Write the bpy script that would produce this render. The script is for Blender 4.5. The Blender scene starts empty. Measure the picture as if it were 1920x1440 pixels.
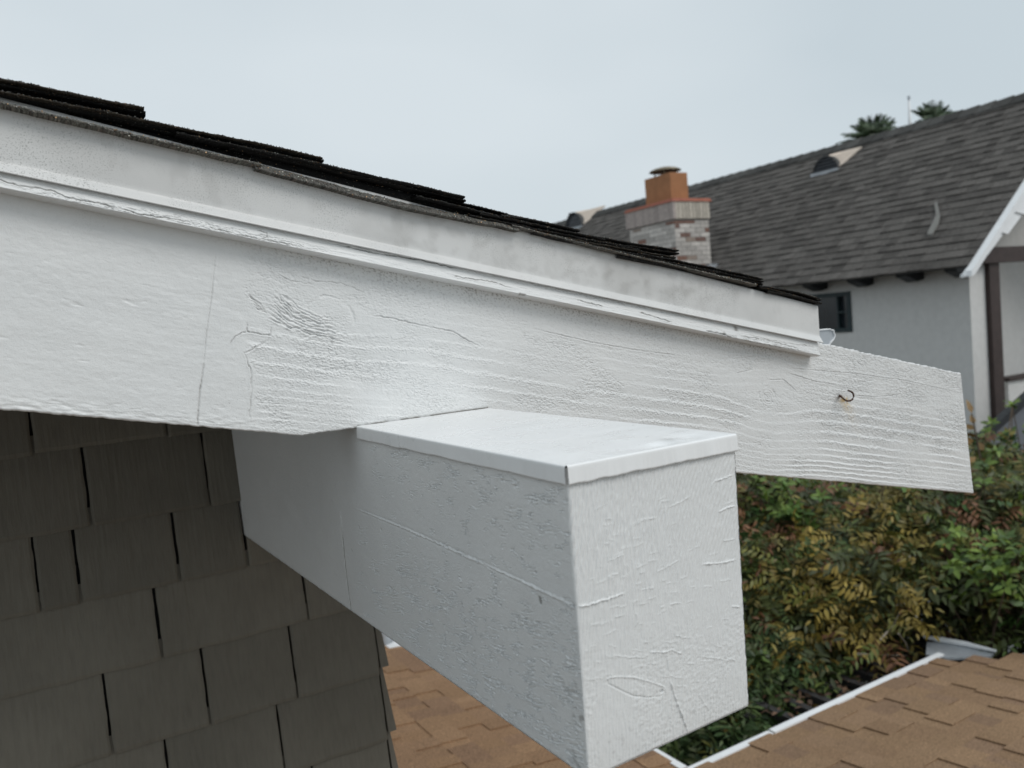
import bpy, math, random
import numpy as np
from mathutils import Matrix, Vector
R_ = math.radians
scn = bpy.context.scene
# ------------------------------------------------------------------ camera
CAMP = np.array([-0.350849, -0.931462, 0.113403])
YAW, PITCH, ROLL, F = 0.5450738, 0.0777926, -0.0754493, 1587.89
def cam_rows():
    f = np.array([math.sin(YAW)*math.cos(PITCH), math.cos(YAW)*math.cos(PITCH), -math.sin(PITCH)])
    r = np.cross(f, [0, 0, 1.]); r /= np.linalg.norm(r); u = np.cross(r, f)
    c, s = math.cos(ROLL), math.sin(ROLL)
    return np.array([c*r+s*u, -s*r+c*u, f])
CM = cam_rows()
cd = bpy.data.cameras.new("camera"); cam = bpy.data.objects.new("camera", cd)
scn.collection.objects.link(cam); scn.camera = cam
m = Matrix.Identity(4)
for i in range(3):
    m[i][0] = CM[0][i]; m[i][1] = CM[1][i]; m[i][2] = -CM[2][i]; m[i][3] = CAMP[i]
cam.matrix_world = m
cd.sensor_width = 36; cd.lens = F/1920*36; cd.clip_start = 0.02; cd.clip_end = 3000
cd.dof.use_dof = True; cd.dof.focus_distance = 0.98; cd.dof.aperture_fstop = 7.6
scn.render.resolution_x = 1024; scn.render.resolution_y = 768
scn.view_settings.view_transform = 'Standard'; scn.view_settings.look = 'None'
scn.view_settings.exposure = 0.0; scn.view_settings.gamma = 1
# ------------------------------------------------------------------ sky and sun (overcast)
SUN_EL, SUN_AZ = R_(48), R_(152)      # azimuth clockwise from +Y
w = bpy.data.worlds.new("World"); scn.world = w; w.use_nodes = True
nt = w.node_tree; nt.nodes.clear()
out = nt.nodes.new('ShaderNodeOutputWorld'); bg = nt.nodes.new('ShaderNodeBackground')
sky = nt.nodes.new('ShaderNodeTexSky'); sky.sky_type = 'NISHITA'; sky.sun_disc = False
sky.sun_elevation = SUN_EL; sky.sun_rotation = SUN_AZ; sky.dust_density = 3
tc = nt.nodes.new('ShaderNodeTexCoord'); mp = nt.nodes.new('ShaderNodeMapping'); mp.inputs['Scale'].default_value = (1, 1, 2.2)
nz = nt.nodes.new('ShaderNodeTexNoise'); nz.inputs['Scale'].default_value = 1.7; nz.inputs['Detail'].default_value = 3
nz.inputs['Roughness'].default_value = .42
cr = nt.nodes.new('ShaderNodeValToRGB')
cr.color_ramp.elements[0].position = .35; cr.color_ramp.elements[0].color = (.63, .715, .765, 1)
cr.color_ramp.elements[1].position = .66; cr.color_ramp.elements[1].color = (.755, .828, .87, 1)
vm = nt.nodes.new('ShaderNodeVectorMath'); vm.operation = 'SCALE'; vm.inputs['Scale'].default_value = 9.4
mx = nt.nodes.new('ShaderNodeMix'); mx.data_type = 'RGBA'; mx.inputs['Factor'].default_value = .93
L = nt.links.new
L(tc.outputs['Generated'], mp.inputs[0]); L(mp.outputs[0], nz.inputs['Vector']); L(nz.outputs['Fac'], cr.inputs[0])
L(cr.outputs[0], vm.inputs[0]); L(sky.outputs[0], mx.inputs['A']); L(vm.outputs[0], mx.inputs['B'])
L(mx.outputs['Result'], bg.inputs[0]); bg.inputs[1].default_value = 0.1; L(bg.outputs[0], out.inputs[0])
sl = bpy.data.lights.new("sun", 'SUN'); sl.energy = 1.35; sl.angle = R_(28); sl.color = (1, .975, .94)
so = bpy.data.objects.new("sun", sl); scn.collection.objects.link(so)
sd = Vector((math.sin(SUN_AZ)*math.cos(SUN_EL), math.cos(SUN_AZ)*math.cos(SUN_EL), math.sin(SUN_EL)))
so.rotation_euler = sd.to_track_quat('Z', 'Y').to_euler()

# ------------------------------------------------------------------ measuring helpers: where a line of sight meets a real plane
def ray(px, py): return CM.T @ np.array([(px-960)/F, -(py-720)/F, 1.])
def hit(px, py, n, d):
    r = ray(px, py); n = np.array(n, float); t = (d-n@CAMP)/(n@r); return CAMP+t*r
def onX(px, py, v): return hit(px, py, (1, 0, 0), v)
def onY(px, py, v): return hit(px, py, (0, 1, 0), v)
def onZ(px, py, v): return hit(px, py, (0, 0, 1), v)

# ------------------------------------------------------------------ noise
rng = np.random.default_rng(7); random.seed(7)
def perlin(x, y, seed=0):
    xi = np.floor(x).astype(np.int64); yi = np.floor(y).astype(np.int64); xf = x-xi; yf = y-yi
    def g(ix, iy):
        h = (ix*374761393 + iy*668265263 + seed*974634777) & 0xffffffff
        h = ((h ^ (h >> 13))*1274126177) & 0xffffffff; h = h ^ (h >> 16)
        a = (h & 0xffff)/65535.*2*np.pi; return np.cos(a), np.sin(a)
    def dt(ix, iy, dx, dy):
        c, s = g(ix, iy); return c*dx+s*dy
    u = xf*xf*xf*(xf*(xf*6-15)+10); v = yf*yf*yf*(yf*(yf*6-15)+10)
    a = dt(xi, yi, xf, yf); b = dt(xi+1, yi, xf-1, yf); c = dt(xi, yi+1, xf, yf-1); d = dt(xi+1, yi+1, xf-1, yf-1)
    return (a*(1-u)+b*u)*(1-v)+(c*(1-u)+d*u)*v
def fbm(x, y, o=4, seed=0, gain=.5):
    s = 0; a = 1
    for i in range(o):
        s = s+a*perlin(x*2**i, y*2**i, seed+i*17); a *= gain
    return s
def sstep(a, b, x):
    t = np.clip((x-a)/(b-a), 0, 1); return t*t*(3-2*t)
def pdist(U, V, pts):
    """distance from grid points to a polyline, and position along it"""
    best = np.full(U.shape, 9.); al = np.zeros(U.shape); tot = 0
    Ls = [math.dist(pts[i], pts[i+1]) for i in range(len(pts)-1)]; T = sum(Ls)
    for i in range(len(pts)-1):
        ax, ay = pts[i]; bx, by = pts[i+1]; dx, dy = bx-ax, by-ay; l2 = dx*dx+dy*dy+1e-12
        t = np.clip(((U-ax)*dx+(V-ay)*dy)/l2, 0, 1)
        d = np.hypot(U-ax-t*dx, V-ay-t*dy); k = d < best
        best = np.where(k, d, best); al = np.where(k, (tot+t*Ls[i])/T, al); tot += Ls[i]
    return best, al
def crack(Hh, U, V, pts, depth, sig, wig=.0012, wf=160, seed=0, lip=0., dirt_shade=None, da=.6):
    """cut (depth>0) or raise (depth<0) a wandering line into height field Hh"""
    p = np.array(pts); pad = .02
    lo = p.min(0)-pad; hi = p.max(0)+pad
    k = (U > lo[0]) & (U < hi[0]) & (V > lo[1]) & (V < hi[1])
    if not k.any(): return
    u = U[k]; v = V[k]
    d, al = pdist(u+wig*fbm(u*wf, v*wf, 3, seed), v+wig*fbm(u*wf+9, v*wf+7, 3, seed+5), pts)
    fade = np.clip(np.minimum(al, 1-al)*8, 0, 1)*(.55+.9*np.clip(fbm(al*14+seed, al*0+.3, 2, seed+3)+.45, 0, 1))
    if dirt_shade is not None: dirt_shade[k] = np.maximum(dirt_shade[k], da*np.exp(-(d/(sig*.75))**2)*np.clip(fade, 0, 1))  # paints the groove's shade as dark colour along the line
    Hh[k] += (-depth*np.exp(-(d/sig)**2)+lip*np.exp(-((d-sig*2.2)/sig/1.2)**2))*fade

# ------------------------------------------------------------------ materials
def mat(name, col=(.5, .5, .5), rough=.6, spec=.4):
    mt = bpy.data.materials.new(name); mt.use_nodes = True
    b = mt.node_tree.nodes['Principled BSDF']
    b.inputs['Base Color'].default_value = (*col, 1); b.inputs['Roughness'].default_value = rough
    b.inputs['Specular IOR Level'].default_value = spec
    return mt, mt.node_tree, b
def N(nt, t, **kw):
    n = nt.nodes.new(t)
    for k, v in kw.items():
        if k in n.inputs: n.inputs[k].default_value = v
        else: setattr(n, k, v)
    return n
def noise(nt, scale, detail=4, rough=.55, vec=None, sc=None, dist=0):
    n = N(nt, 'ShaderNodeTexNoise', Scale=scale, Detail=detail, Roughness=rough, Distortion=dist)
    if vec is None: vec = N(nt, 'ShaderNodeTexCoord').outputs['Object']
    if sc:
        m = N(nt, 'ShaderNodeMapping'); m.inputs['Scale'].default_value = sc
        nt.links.new(vec, m.inputs[0]); vec = m.outputs[0]
    nt.links.new(vec, n.inputs['Vector']); return n
def ramp(nt, fac, stops):
    r = N(nt, 'ShaderNodeValToRGB'); e = r.color_ramp.elements
    while len(e) < len(stops): e.new(.5)
    for i, (p, c) in enumerate(stops):
        e[i].position = p; e[i].color = (*c, 1) if len(c) == 3 else c
    nt.links.new(fac, r.inputs[0]); return r
def mixc(nt, fac, a, b, mode='MIX'):
    m = N(nt, 'ShaderNodeMix', data_type='RGBA', blend_type=mode)
    for s, v in (('Factor', fac), ('A', a), ('B', b)):
        if hasattr(v, 'links'): nt.links.new(v, m.inputs[s])
        elif isinstance(v, tuple): m.inputs[s].default_value = (*v, 1)
        else: m.inputs[s].default_value = v
    return m.outputs['Result']
def bump(nt, b, h, strength=.3, dist=.001, prev=None):
    n = N(nt, 'ShaderNodeBump', Strength=strength, Distance=dist)
    nt.links.new(h, n.inputs['Height'])
    if prev: nt.links.new(prev.outputs[0], n.inputs['Normal'])
    nt.links.new(n.outputs[0], b.inputs['Normal']); return n
def attr(nt, name):
    a = N(nt, 'ShaderNodeAttribute'); a.attribute_name = name; return a

def paint(name, base=(.80, .81, .82), rough=.42, grain=.25, speck=.0):
    mt, nt, b = mat(name, base, rough, .45)
    a = attr(nt, 'dirt_shade'); r = attr(nt, 'rust')
    c = mixc(nt, a.outputs['Fac'], base, (.17, .155, .135))  # one dark colour for real dirt and for painted crack shade
    c = mixc(nt, r.outputs['Fac'], c, (.62, .43, .17))
    big = noise(nt, 9, 4, .6); v = ramp(nt, big.outputs['Fac'], [(.3, (.95, .955, .96)), (.7, (1, 1, 1))])
    c = mixc(nt, 1., c, v.outputs[0], 'MULTIPLY')
    if speck:
        s = noise(nt, 620, 3, .7); s2 = noise(nt, 11, 4, .65)
        mm = N(nt, 'ShaderNodeMath', operation='MULTIPLY'); k1 = ramp(nt, s.outputs['Fac'], [(.53, (0, 0, 0)), (.66, (1, 1, 1))]); k2 = ramp(nt, s2.outputs['Fac'], [(.45, (0, 0, 0)), (.68, (1, 1, 1))])
        nt.links.new(k1.outputs[0], mm.inputs[0]); nt.links.new(k2.outputs[0], mm.inputs[1])
        m2 = N(nt, 'ShaderNodeMath', operation='MULTIPLY'); nt.links.new(mm.outputs[0], m2.inputs[0]); m2.inputs[1].default_value = speck
        c = mixc(nt, m2.outputs[0], c, (.16, .165, .15))
    nt.links.new(c, b.inputs['Base Color'])
    rr = noise(nt, 30, 3); r2 = ramp(nt, rr.outputs['Fac'], [(.3, (rough-.08,)*3), (.7, (rough+.1,)*3)]); nt.links.new(r2.outputs[0], b.inputs['Roughness'])
    n1 = noise(nt, 900, 3, .6); p = bump(nt, b, n1.outputs['Fac'], grain, .0006)
    n2 = noise(nt, 120, 4, .6); bump(nt, b, n2.outputs['Fac'], grain*.8, .0014, p)
    return mt
M = {}
M['paint'] = paint('white_wood_paint', (.775,.78,.775), grain=.5, speck=.16)
M['flash'] = paint('white_flashing_paint', (.70, .70, .69), .40, .15, speck=.7)
M['cap'] = paint('white_cap_paint', (.86, .865, .865), .30, .03, speck=.0)
def tinted(name, base, rough, attrname='tint', bumpscale=400, bs=.5, bd=.001, spec=.3, var=.25):
    mt, nt, b = mat(name, base, rough, spec)
    a = attr(nt, attrname); n = noise(nt, bumpscale, 3, .65); v = ramp(nt, n.outputs['Fac'], [(.3, (1-var,)*3), (.7, (1+var,)*3)])
    c = mixc(nt, 1., a.outputs['Color'], v.outputs[0], 'MULTIPLY'); nt.links.new(c, b.inputs['Base Color'])
    bump(nt, b, n.outputs['Fac'], bs, bd); return mt
M['asphalt'] = tinted('granule_asphalt', (.05, .05, .05), .75, bumpscale=700, bs=.8, bd=.0012, spec=.25, var=.5)
def cedar():
    mt, nt, b = mat('painted_cedar', (.1, .1, .09), .62, .3); a = attr(nt, 'tint')
    n = noise(nt, 6, 5, .65, sc=(26, 26, 1.1)); v = ramp(nt, n.outputs['Fac'], [(.3, (.90,)*3), (.5, (1, 1, 1)), (.7, (1.07,)*3)]); n2 = noise(nt, 5, 4, .6); v2 = ramp(nt, n2.outputs['Fac'], [(.3, (.88, .87, .86)), (.7, (1.1, 1.1, 1.1))])
    c = mixc(nt, 1., a.outputs['Color'], v.outputs[0], 'MULTIPLY'); c = mixc(nt, 1., c, v2.outputs[0], 'MULTIPLY'); nt.links.new(c, b.inputs['Base Color'])
    p = bump(nt, b, n.outputs['Fac'], .55, .0022); n3 = noise(nt, 300, 3); bump(nt, b, n3.outputs['Fac'], .2, .001, p); return mt
M['cedar'] = cedar()
M['brownroof'] = tinted('brown_shingle', (.2, .12, .08), .9, bumpscale=170, bs=.8, bd=.003, spec=.15, var=.55)
M['greyroof'] = tinted('grey_shingle', (.1, .1, .1), .9, bumpscale=40, bs=.4, bd=.01, spec=.15, var=.3)
M['leaf'] = tinted('leaf', (.1, .1, .03), .5, bumpscale=90, bs=.2, bd=.002, spec=.35, var=.18)
M['brick'] = tinted('old_brick', (.4, .3, .25), .9, bumpscale=25, bs=.4, bd=.01, spec=.2, var=.2)
def simple(name, col, rough=.6, sc=20, var=.12, bs=.2, bd=.004, spec=.4, metal=0):
    mt, nt, b = mat(name, col, rough, spec); b.inputs['Metallic'].default_value = metal
    n = noise(nt, sc, 5, .6); v = ramp(nt, n.outputs['Fac'], [(.3, tuple(x*(1-var) for x in col)), (.7, tuple(min(1, x*(1+var)) for x in col))])
    nt.links.new(v.outputs[0], b.inputs['Base Color']); bump(nt, b, n.outputs['Fac'], bs, bd); return mt
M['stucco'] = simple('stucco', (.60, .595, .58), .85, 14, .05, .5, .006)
M['stucco_shade'] = simple('shaded_gable_stucco', (.40, .39, .37), .85, 14, .05, .4, .006)  # stucco colour darkened for the shadow inside the rake overhang
M['white_trim'] = simple('white_trim', (.78, .79, .80), .5, 9, .05)
M['dark_wood'] = simple('dark_brown_timber', (.045, .03, .027), .6, 12, .25)
M['black_wood'] = simple('black_timber', (.02, .022, .024), .6, 12, .25)
M['glass'] = simple('dark_glass', (.02, .025, .03), .12, 3, .3, .02, .002, spec=.7)
M['teal'] = simple('dark_teal_frame', (.015, .03, .034), .5, 12, .2)
M['clay'] = simple('clay_flue', (.36, .165, .075), .75, 8, .12)
M['redcap'] = simple('red_crown', (.33, .115, .075), .8, 9, .2)
M['galv'] = simple('galvanised_metal', (.42, .45, .48), .4, 12, .15, .1, .003, spec=.6, metal=.3)
M['bronze'] = simple('weathered_chimney_cap', (.22, .18, .12), .5, 12, .2, metal=.4)
M['vent'] = simple('cream_vent_face', (.62, .53, .45), .7, 12, .06)
M['bark'] = simple('bark', (.09, .065, .045), .9, 40, .3)
M['twig'] = simple('weathered_twig', (.24, .21, .17), .8, 60, .2)
M['bed'] = simple('added_dark_soil', (.025, .021, .016), .95, 3, .3, .5, .03)
M['rustm'] = simple('rusty_iron', (.06, .025, .014), .8, 600, .5, .6, .0006)
M['deck'] = simple('roof_deck_wood', (.30, .27, .24), .8, 30, .1)
M['soil'] = simple('concrete_ground', (.20, .185, .165), .95, 3, .3, .5, .03)
M['slat'] = simple('dark_lattice', (.035, .033, .032), .7, 20, .3)
M['slate'] = simple('slate_roof', (.085, .09, .10), .6, 7, .15)

# ------------------------------------------------------------------ object helpers
ORG = {}
def thing(name, label, cat, loc, group=None):
    o = bpy.data.objects.new(name, None); scn.collection.objects.link(o); o.location = loc
    o['label'] = label; o['category'] = cat; o.empty_display_size = .2
    if group: o['group'] = group
    ORG[o.name] = np.array(loc, float); return o
def mk(name, V, Fc, mt, parent=None, attrs=None, smooth=False, kind=None):
    """link one mesh object; V in world coordinates, Fc = (n,4)/(n,3) array or list of faces"""
    V = np.asarray(V, np.float64).reshape(-1, 3); off = np.zeros(3)
    if parent is not None: off = ORG[parent.name]
    me = bpy.data.meshes.new(name)
    if isinstance(Fc, np.ndarray):
        k = Fc.shape[1]; n = len(Fc)
        me.vertices.add(len(V)); me.vertices.foreach_set('co', (V-off).astype(np.float32).ravel())
        me.loops.add(n*k); me.loops.foreach_set('vertex_index', Fc.astype(np.int32).ravel())
        me.polygons.add(n); me.polygons.foreach_set('loop_start', np.arange(0, n*k, k, dtype=np.int32))
        me.update(calc_edges=True)
    else:
        me.from_pydata([tuple(v) for v in (V-off)], [], Fc); me.update()
    for k, a in (attrs or {}).items():
        a = np.asarray(a, np.float32)
        if a.ndim == 1:
            at = me.attributes.new(k, 'FLOAT', 'POINT'); at.data.foreach_set('value', a)
        else:
            at = me.attributes.new(k, 'FLOAT_COLOR', 'POINT')
            if a.shape[1] == 3: a = np.hstack([a, np.ones((len(a), 1), np.float32)])
            at.data.foreach_set('color', a.ravel())
    if smooth: me.polygons.foreach_set('use_smooth', np.ones(len(me.polygons), bool))
    me.materials.append(mt); me.validate()
    o = bpy.data.objects.new(name, me); scn.collection.objects.link(o)
    if parent is not None: o.parent = parent; ORG[o.name] = off
    if kind: o['kind'] = kind
    return o
def gridf(n, m, base=0):
    i, j = np.meshgrid(np.arange(n-1), np.arange(m-1), indexing='ij')
    a = base+i*m+j; return np.stack([a, a+m, a+m+1, a+1], -1).reshape(-1, 4)
class MB:
    def __init__(s): s.v = []; s.f = []; s.c = []
    def add(s, V, Fc, col=None):
        b = len(s.v); s.v += [tuple(v) for v in V]; s.f += [tuple(i+b for i in f) for f in Fc]
        s.c += [col or (.5, .5, .5)]*len(V)
    def hexa(s, P, col=None):
        """8 points: bottom ring 0-3, top ring 4-7"""
        s.add(P, [(0, 3, 2, 1), (4, 5, 6, 7), (0, 1, 5, 4), (1, 2, 6, 5), (2, 3, 7, 6), (3, 0, 4, 7)], col)
    def box(s, lo, hi, col=None, T=None):
        x0, y0, z0 = lo; x1, y1, z1 = hi
        P = [(x0, y0, z0), (x1, y0, z0), (x1, y1, z0), (x0, y1, z0), (x0, y0, z1), (x1, y0, z1), (x1, y1, z1), (x0, y1, z1)]
        if T: P = [T(*p) for p in P]
        s.hexa(P, col)
    def prism(s, poly, T0, T1, col=None):
        n = len(poly); A = [T0(*p) for p in poly]; B = [T1(*p) for p in poly]
        s.add(A+B, [tuple(range(n))[::-1], tuple(range(n, 2*n))]+[(i, (i+1) % n, n+(i+1) % n, n+i) for i in range(n)], col)
    def tube(s, pts, rad, k=8, col=None):
        pts = [np.array(p, float) for p in pts]; rings = []
        n = len(pts); rad = rad if hasattr(rad, '__len__') else [rad]*n
        ref = np.array([.31, .22, .93])
        for i, p in enumerate(pts):
            t = pts[min(i+1, n-1)]-pts[max(i-1, 0)]; t /= np.linalg.norm(t)
            a = np.cross(t, ref); a /= np.linalg.norm(a); b = np.cross(t, a)
            rings += [tuple(p+rad[i]*(math.cos(q)*a+math.sin(q)*b)) for q in np.linspace(0, 2*math.pi, k, endpoint=False)]
        f = [(i*k+j, i*k+(j+1) % k, (i+1)*k+(j+1) % k, (i+1)*k+j) for i in range(n-1) for j in range(k)]
        f += [tuple(range(k))[::-1], tuple(range((n-1)*k, n*k))]
        s.add(rings, f, col)
    def build(s, name, mt, parent=None, smooth=False, kind=None):
        return mk(name, s.v, s.f, mt, parent, {'tint': np.array(s.c)}, smooth, kind)

# ================================================================== ground
g = MB(); g.add([(-900, -900, -5.2), (900, -900, -5.2), (900, 900, -5.2), (-900, 900, -5.2)], [(0, 1, 2, 3)])
g.build('ground', M['soil'], kind='structure')

g = MB(); g.box((2.3, 2.0, -5.195), (8.6, 9., -5.05)); g.box((4.5, -3., -5.195), (8.6, 1.99, -5.05)); g.build('added_dark_bed', M['bed'], kind='structure')  # dark bed added under the plants to keep foliage gaps dark
# ================================================================== the near house
house = thing('shingled_house', 'near house with taupe shingle wall, white rake board and beam under black roof shingles', 'house', (-.6, 2.6, -5.2))
BEAM_W, BEAM_L, BEAM_H, WALL_Y = .1735, .4214, .2405, .6388
# ---- rake board: lower edge z = bz(x)
b0 = onY(0, 768, 0); b1 = onY(1826, 925, 0); bs = (b1[2]-b0[2])/(b1[0]-b0[0])
def bz(x): return b0[2]+bs*(x-b0[0])
t0 = onY(1540, 643, 0); t1 = onY(1802, 700, 0); ts = (t1[2]-t0[2])/(t1[0]-t0[0])
NB = onY(570, 811, 0)
def board():
    xs = np.concatenate([np.linspace(-2.2, -.46, 60, endpoint=False), np.linspace(-.46, 1.2455, 2150)])
    tf = np.linspace(0, 1, 300); n, m = len(xs), len(tf)
    XB, T = np.meshgrid(xs, tf, indexing='ij')
    zb = bz(XB)
    notch = (XB > NB[0]) & (XB < .10); nz_ = np.where(XB < .004, NB[2]-.003, NB[2]-.003-(XB-.004)*.9); zb = np.where(XB > NB[0], np.maximum(zb, nz_), zb)
    xr = XB + (t1[0]-b1[0])*T*sstep(.75, 1.2455, XB)
    zt = t0[2]+ts*(xr-t0[0]); Z = zb+(zt-zb)*T
    wv = Z-bz(xr)                      # height above the straight lower edge
    H = np.zeros_like(Z); X = xr
    # ring field of the grain
    k1 = onY(1440, 745, 0); k2 = onY(622, 592, 0); w1 = k1[2]-bz(k1[0]); w2 = k2[2]-bz(k2[0])
    wq = wv.copy()
    for kx, kw, a, sx, lam in ((k1[0], w1, .022, .075, .10), (k2[0], w2, .016, .06, .05)):
        d = wv-kw; wq += np.where(d < 0, 1, -.8)*a*np.tanh(np.abs(d)/.008)*np.exp(-np.abs(d)/lam)*np.exp(-((X-kx)/sx)**2)
    wq += .006*fbm(X*2.2, wv*6, 3, 3)+.0016*fbm(X*30, wv*80, 2, 5)
    per = .0082*(1+.5*sstep(.02, .14, wq)); ph = wq/per
    fray = .16*fbm(X*260, wv*420, 3, 11)+.10*fbm(X*60, wv*90, 2, 12)
    r = np.mod(ph+fray, 1.); saw = np.where(r < .82, r/.82, (1-r)/.18)
    zone = (.30+.9*sstep(-.25, .35, fbm(X*5, wv*14, 3, 21)))*(1-.72*sstep(.105, .16, wv+.03*fbm(X*6, wv*6, 2, 9)))
    left = sstep(-.118, -.108, X+.006*fbm(X*40, wv*60, 3, 2)+.05*sstep(.10, .2, wv)*0)   # putty patch left of here
    zone *= left*(1-.65*np.exp(-((X-.10)/.05)**2)*sstep(-.2, .4, fbm(X*9, wv*12, 2, 4)))
    zone = zone*(.75+.5*sstep(.25, .8, X))
    H += .00105*zone*(saw-.5)
    nick = fbm(X*420, wv*620, 3, 31); band = np.exp(-((r-.72)/.2)**2)
    H += .00070*zone*band*np.clip(nick*1.9, -1, 1)
    # torn, fibrous patches of old paint
    lf = fbm((X+wv*.25)*75, (wv-.10*X)*330, 4, 41, .6)
    pt = np.maximum(sstep(.05, .36, fbm(X*7+3, wv*17, 3, 45)), .8*np.exp(-((X-.03)/.16)**2)*sstep(.09, .13, wv)*sstep(-.15, .25, fbm(X*16, wv*30, 3, 46)))*left
    H += -.0010*pt*np.clip(1-np.abs(lf)*5.0, 0, 1)**1.5
    # weathered crackle round the knots and along the tail
    tail = sstep(.62, .9, X)*sstep(.05, .10, wv)
    H += -.0014*tail*np.clip(1-np.abs(fbm(X*70, wv*300, 4, 51, .6))*5.5, 0, 1)**1.4*(.4+.6*sstep(-.2, .3, fbm(X*12, wv*25, 2, 52)))
    # fine torn fibres everywhere on the bare part, brush marks on the filled part
    ff = fbm(X*120, wv*620+X*40, 3, 53, .6); fm = sstep(-.25, .25, fbm(X*9+1, wv*22, 3, 54))*left
    H += -.00065*fm*np.clip(1-np.abs(ff)*6, 0, 1)**1.3+.00018*left*fbm(X*60, wv*900, 3, 55)
    H += (1-left)*((.00012+.00012*sstep(0, .4, fbm(X*4, wv*9, 2, 60)))*fbm(X*22, wv*200, 4, 56)+.00010*fbm(X*150, wv*300, 2, 57)+.0005*fbm(X*14, wv*26, 3, 64))
    lo_ = sstep(.020, .004, wv+.006*fbm(X*30, wv*10, 2, 58)); H += .0009*lo_*(1-left)*(fbm(X*60, wv*260, 4, 59)+.15)
    for kx, kw, R0, e, ra in ((k1[0], w1, .017, 1.1, 1.), (k2[0], w2, .022, 1.2, .12)):
        d = np.hypot((X-kx)/e, wv-kw); d2 = d+.0016*fbm(X*160, wv*160, 2, 7)
        H += ra*np.where(d < R0, .00028*np.sin(d2/.0042*2*np.pi)*sstep(0, .3, 1-d/R0), 0)
        H += -.0010*np.exp(-((d2-R0)/.0012)**2)*sstep(-.1, .3, fbm(X*45, wv*45, 2, 8))
        H += -.0007*ra*(d < R0*.7)*np.exp(-((np.abs((X-kx)*.6+(wv-kw)))/.0009)**2)
    H += .00016*fbm(X*90, wv*110, 4, 61)+.00005*fbm(X*700, wv*700, 2, 62)+.0006*fbm(X*6, wv*9, 2, 63)
    dk = np.zeros_like(H)
    # dents of the filled part
    H += -.0010*(1-left)*np.clip(fbm(X*38, wv*110, 3, 65)-.50, 0, 1)*2
    Q = lambda *ps: [(lambda p: (p[0], p[2]-bz(p[0])))(onY(a, b, 0)) for a, b in ps]
    C = lambda ps, d, s, **k: crack(H, X, wv, Q(*ps), d*1.25, s*.9, dirt_shade=dk, da=.35, **k)  # board cracks also get their groove shade painted in
    C([(405, 470), (396, 563), (387, 626), (381, 692)], .0005, .0006, wig=.0004, seed=1, lip=.0003)
    C([(383, 680), (374, 740), (370, 800), (369, 830)], .0020, .0007, wig=.0005, seed=1, lip=.0002)
    C([(463, 604), (464, 622), (484, 626), (506, 629), (508, 612)], .0012, .0006, seed=2, lip=.0003)
    C([(430, 648), (440, 632), (462, 621)], .0008, .0006, seed=3, lip=.0003)
    C([(506, 629), (500, 640), (480, 650), (459, 663), (464, 680), (470, 690), (472, 730), (468, 775), (470, 796)], .0006, .0008, seed=4, lip=.0003)
    C([(521, 514), (545, 527), (592, 534)], .0005, .0007, seed=5, lip=.0003)
    C([(555, 516), (592, 527), (640, 531), (690, 552)], .0005, .0007, seed=6, lip=.0002)
    C([(680, 589), (735, 597), (790, 610), (850, 622), (880, 640), (905, 652)], .0008, .0008, seed=8, lip=.0004)
    C([(994, 615), (1110, 642), (1183, 655), (1282, 668)], .0006, .0008, seed=9, lip=.0003)
    C([(1480, 700), (1530, 716), (1570, 722)], .0007, .0008, seed=10, lip=.0003)
    C([(1470, 690), (1600, 700), (1700, 714), (1800, 737)], .0006, .0008, seed=11, lip=.0003)
    C([(1600, 742), (1650, 744), (1700, 738)], .0007, .0007, seed=12, lip=.0003)
    C([(1440, 712), (1470, 712), (1495, 735)], .0007, .0008, seed=13, lip=.0003)
    C([(1380, 700), (1412, 693)], .0009, .0005, seed=14)
    for i in range(11):
        a = i/10; A = [(513-30*a+36*a, 548+5*a), (530+12*(1-a)-14*a, 590+6*a), (570-20*a, 606+18*a), (645-5*a-50*(1-a), 600+36*a)]
        A = [(498+24*(1-a), 548+46*a*a), (532+28*(1-a), 578+34*a), (585+18*(1-a), 596+32*a), (640+10*a-18*(1-a), 598+44*a)]
        crack(H, X, wv, Q(*A), .0010, .0008, wig=.0034, wf=70, seed=20+i, lip=.0005, dirt_shade=dk, da=.08)
    for i in range(5):
        a = i/4; C([(465+12*a, 552+22*a), (478+6*a, 562+18*a), (492+8*a, 572+14*a)], .0007, .0007, seed=40+i, lip=.0002)
    # fade at the lower and upper rims so that edges stay straight but a little worn
    edge = np.minimum(np.minimum(T*.26, (1-T)*.26), (1.2455-XB)+.0)
    r0 = .0025; inset = np.where(edge < r0, r0-np.sqrt(np.clip(2*r0*edge-edge**2, 0, None)), 0)
    H *= sstep(-.001, .003, edge)
    Yv = -H+inset*.8
    ragged = .0009*fbm(X*130, X*0+.5, 3, 71)
    Z = Z+ragged*(np.exp(-(T/.01)**2)+2.2*np.exp(-((1-T)/.012)**2)*sstep(.7, .8, X))
    X = X+.0006*fbm(wv*150, wv*0+.5, 3, 72)*sstep(1.22, 1.2455, XB)
    # grime under the moulding and rust below the hook
    hp = onY(1576, 745, 0)
    tz = Z-(t0[2]+ts*(X-t0[0]))
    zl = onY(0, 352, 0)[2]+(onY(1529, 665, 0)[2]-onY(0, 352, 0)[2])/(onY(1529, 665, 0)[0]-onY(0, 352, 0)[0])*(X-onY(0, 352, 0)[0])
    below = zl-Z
    dirt_shade = .85*np.exp(-np.clip(below, 0, 1)/.015)*sstep(.05, .42, fbm(X*300, wv*420, 3, 81)+.30*fbm(X*14, wv*9, 2, 83))*sstep(-.18, 0, X)*(X < .74)
    dirt_shade += .4*sstep(.50, .58, fbm(X*330, wv*330, 2, 84))*sstep(.1, .4, fbm(X*5, wv*5, 2, 86))
    dirt_shade += .12*np.exp(-np.clip(below, 0, 1)/.02)*(X < .79)
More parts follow.
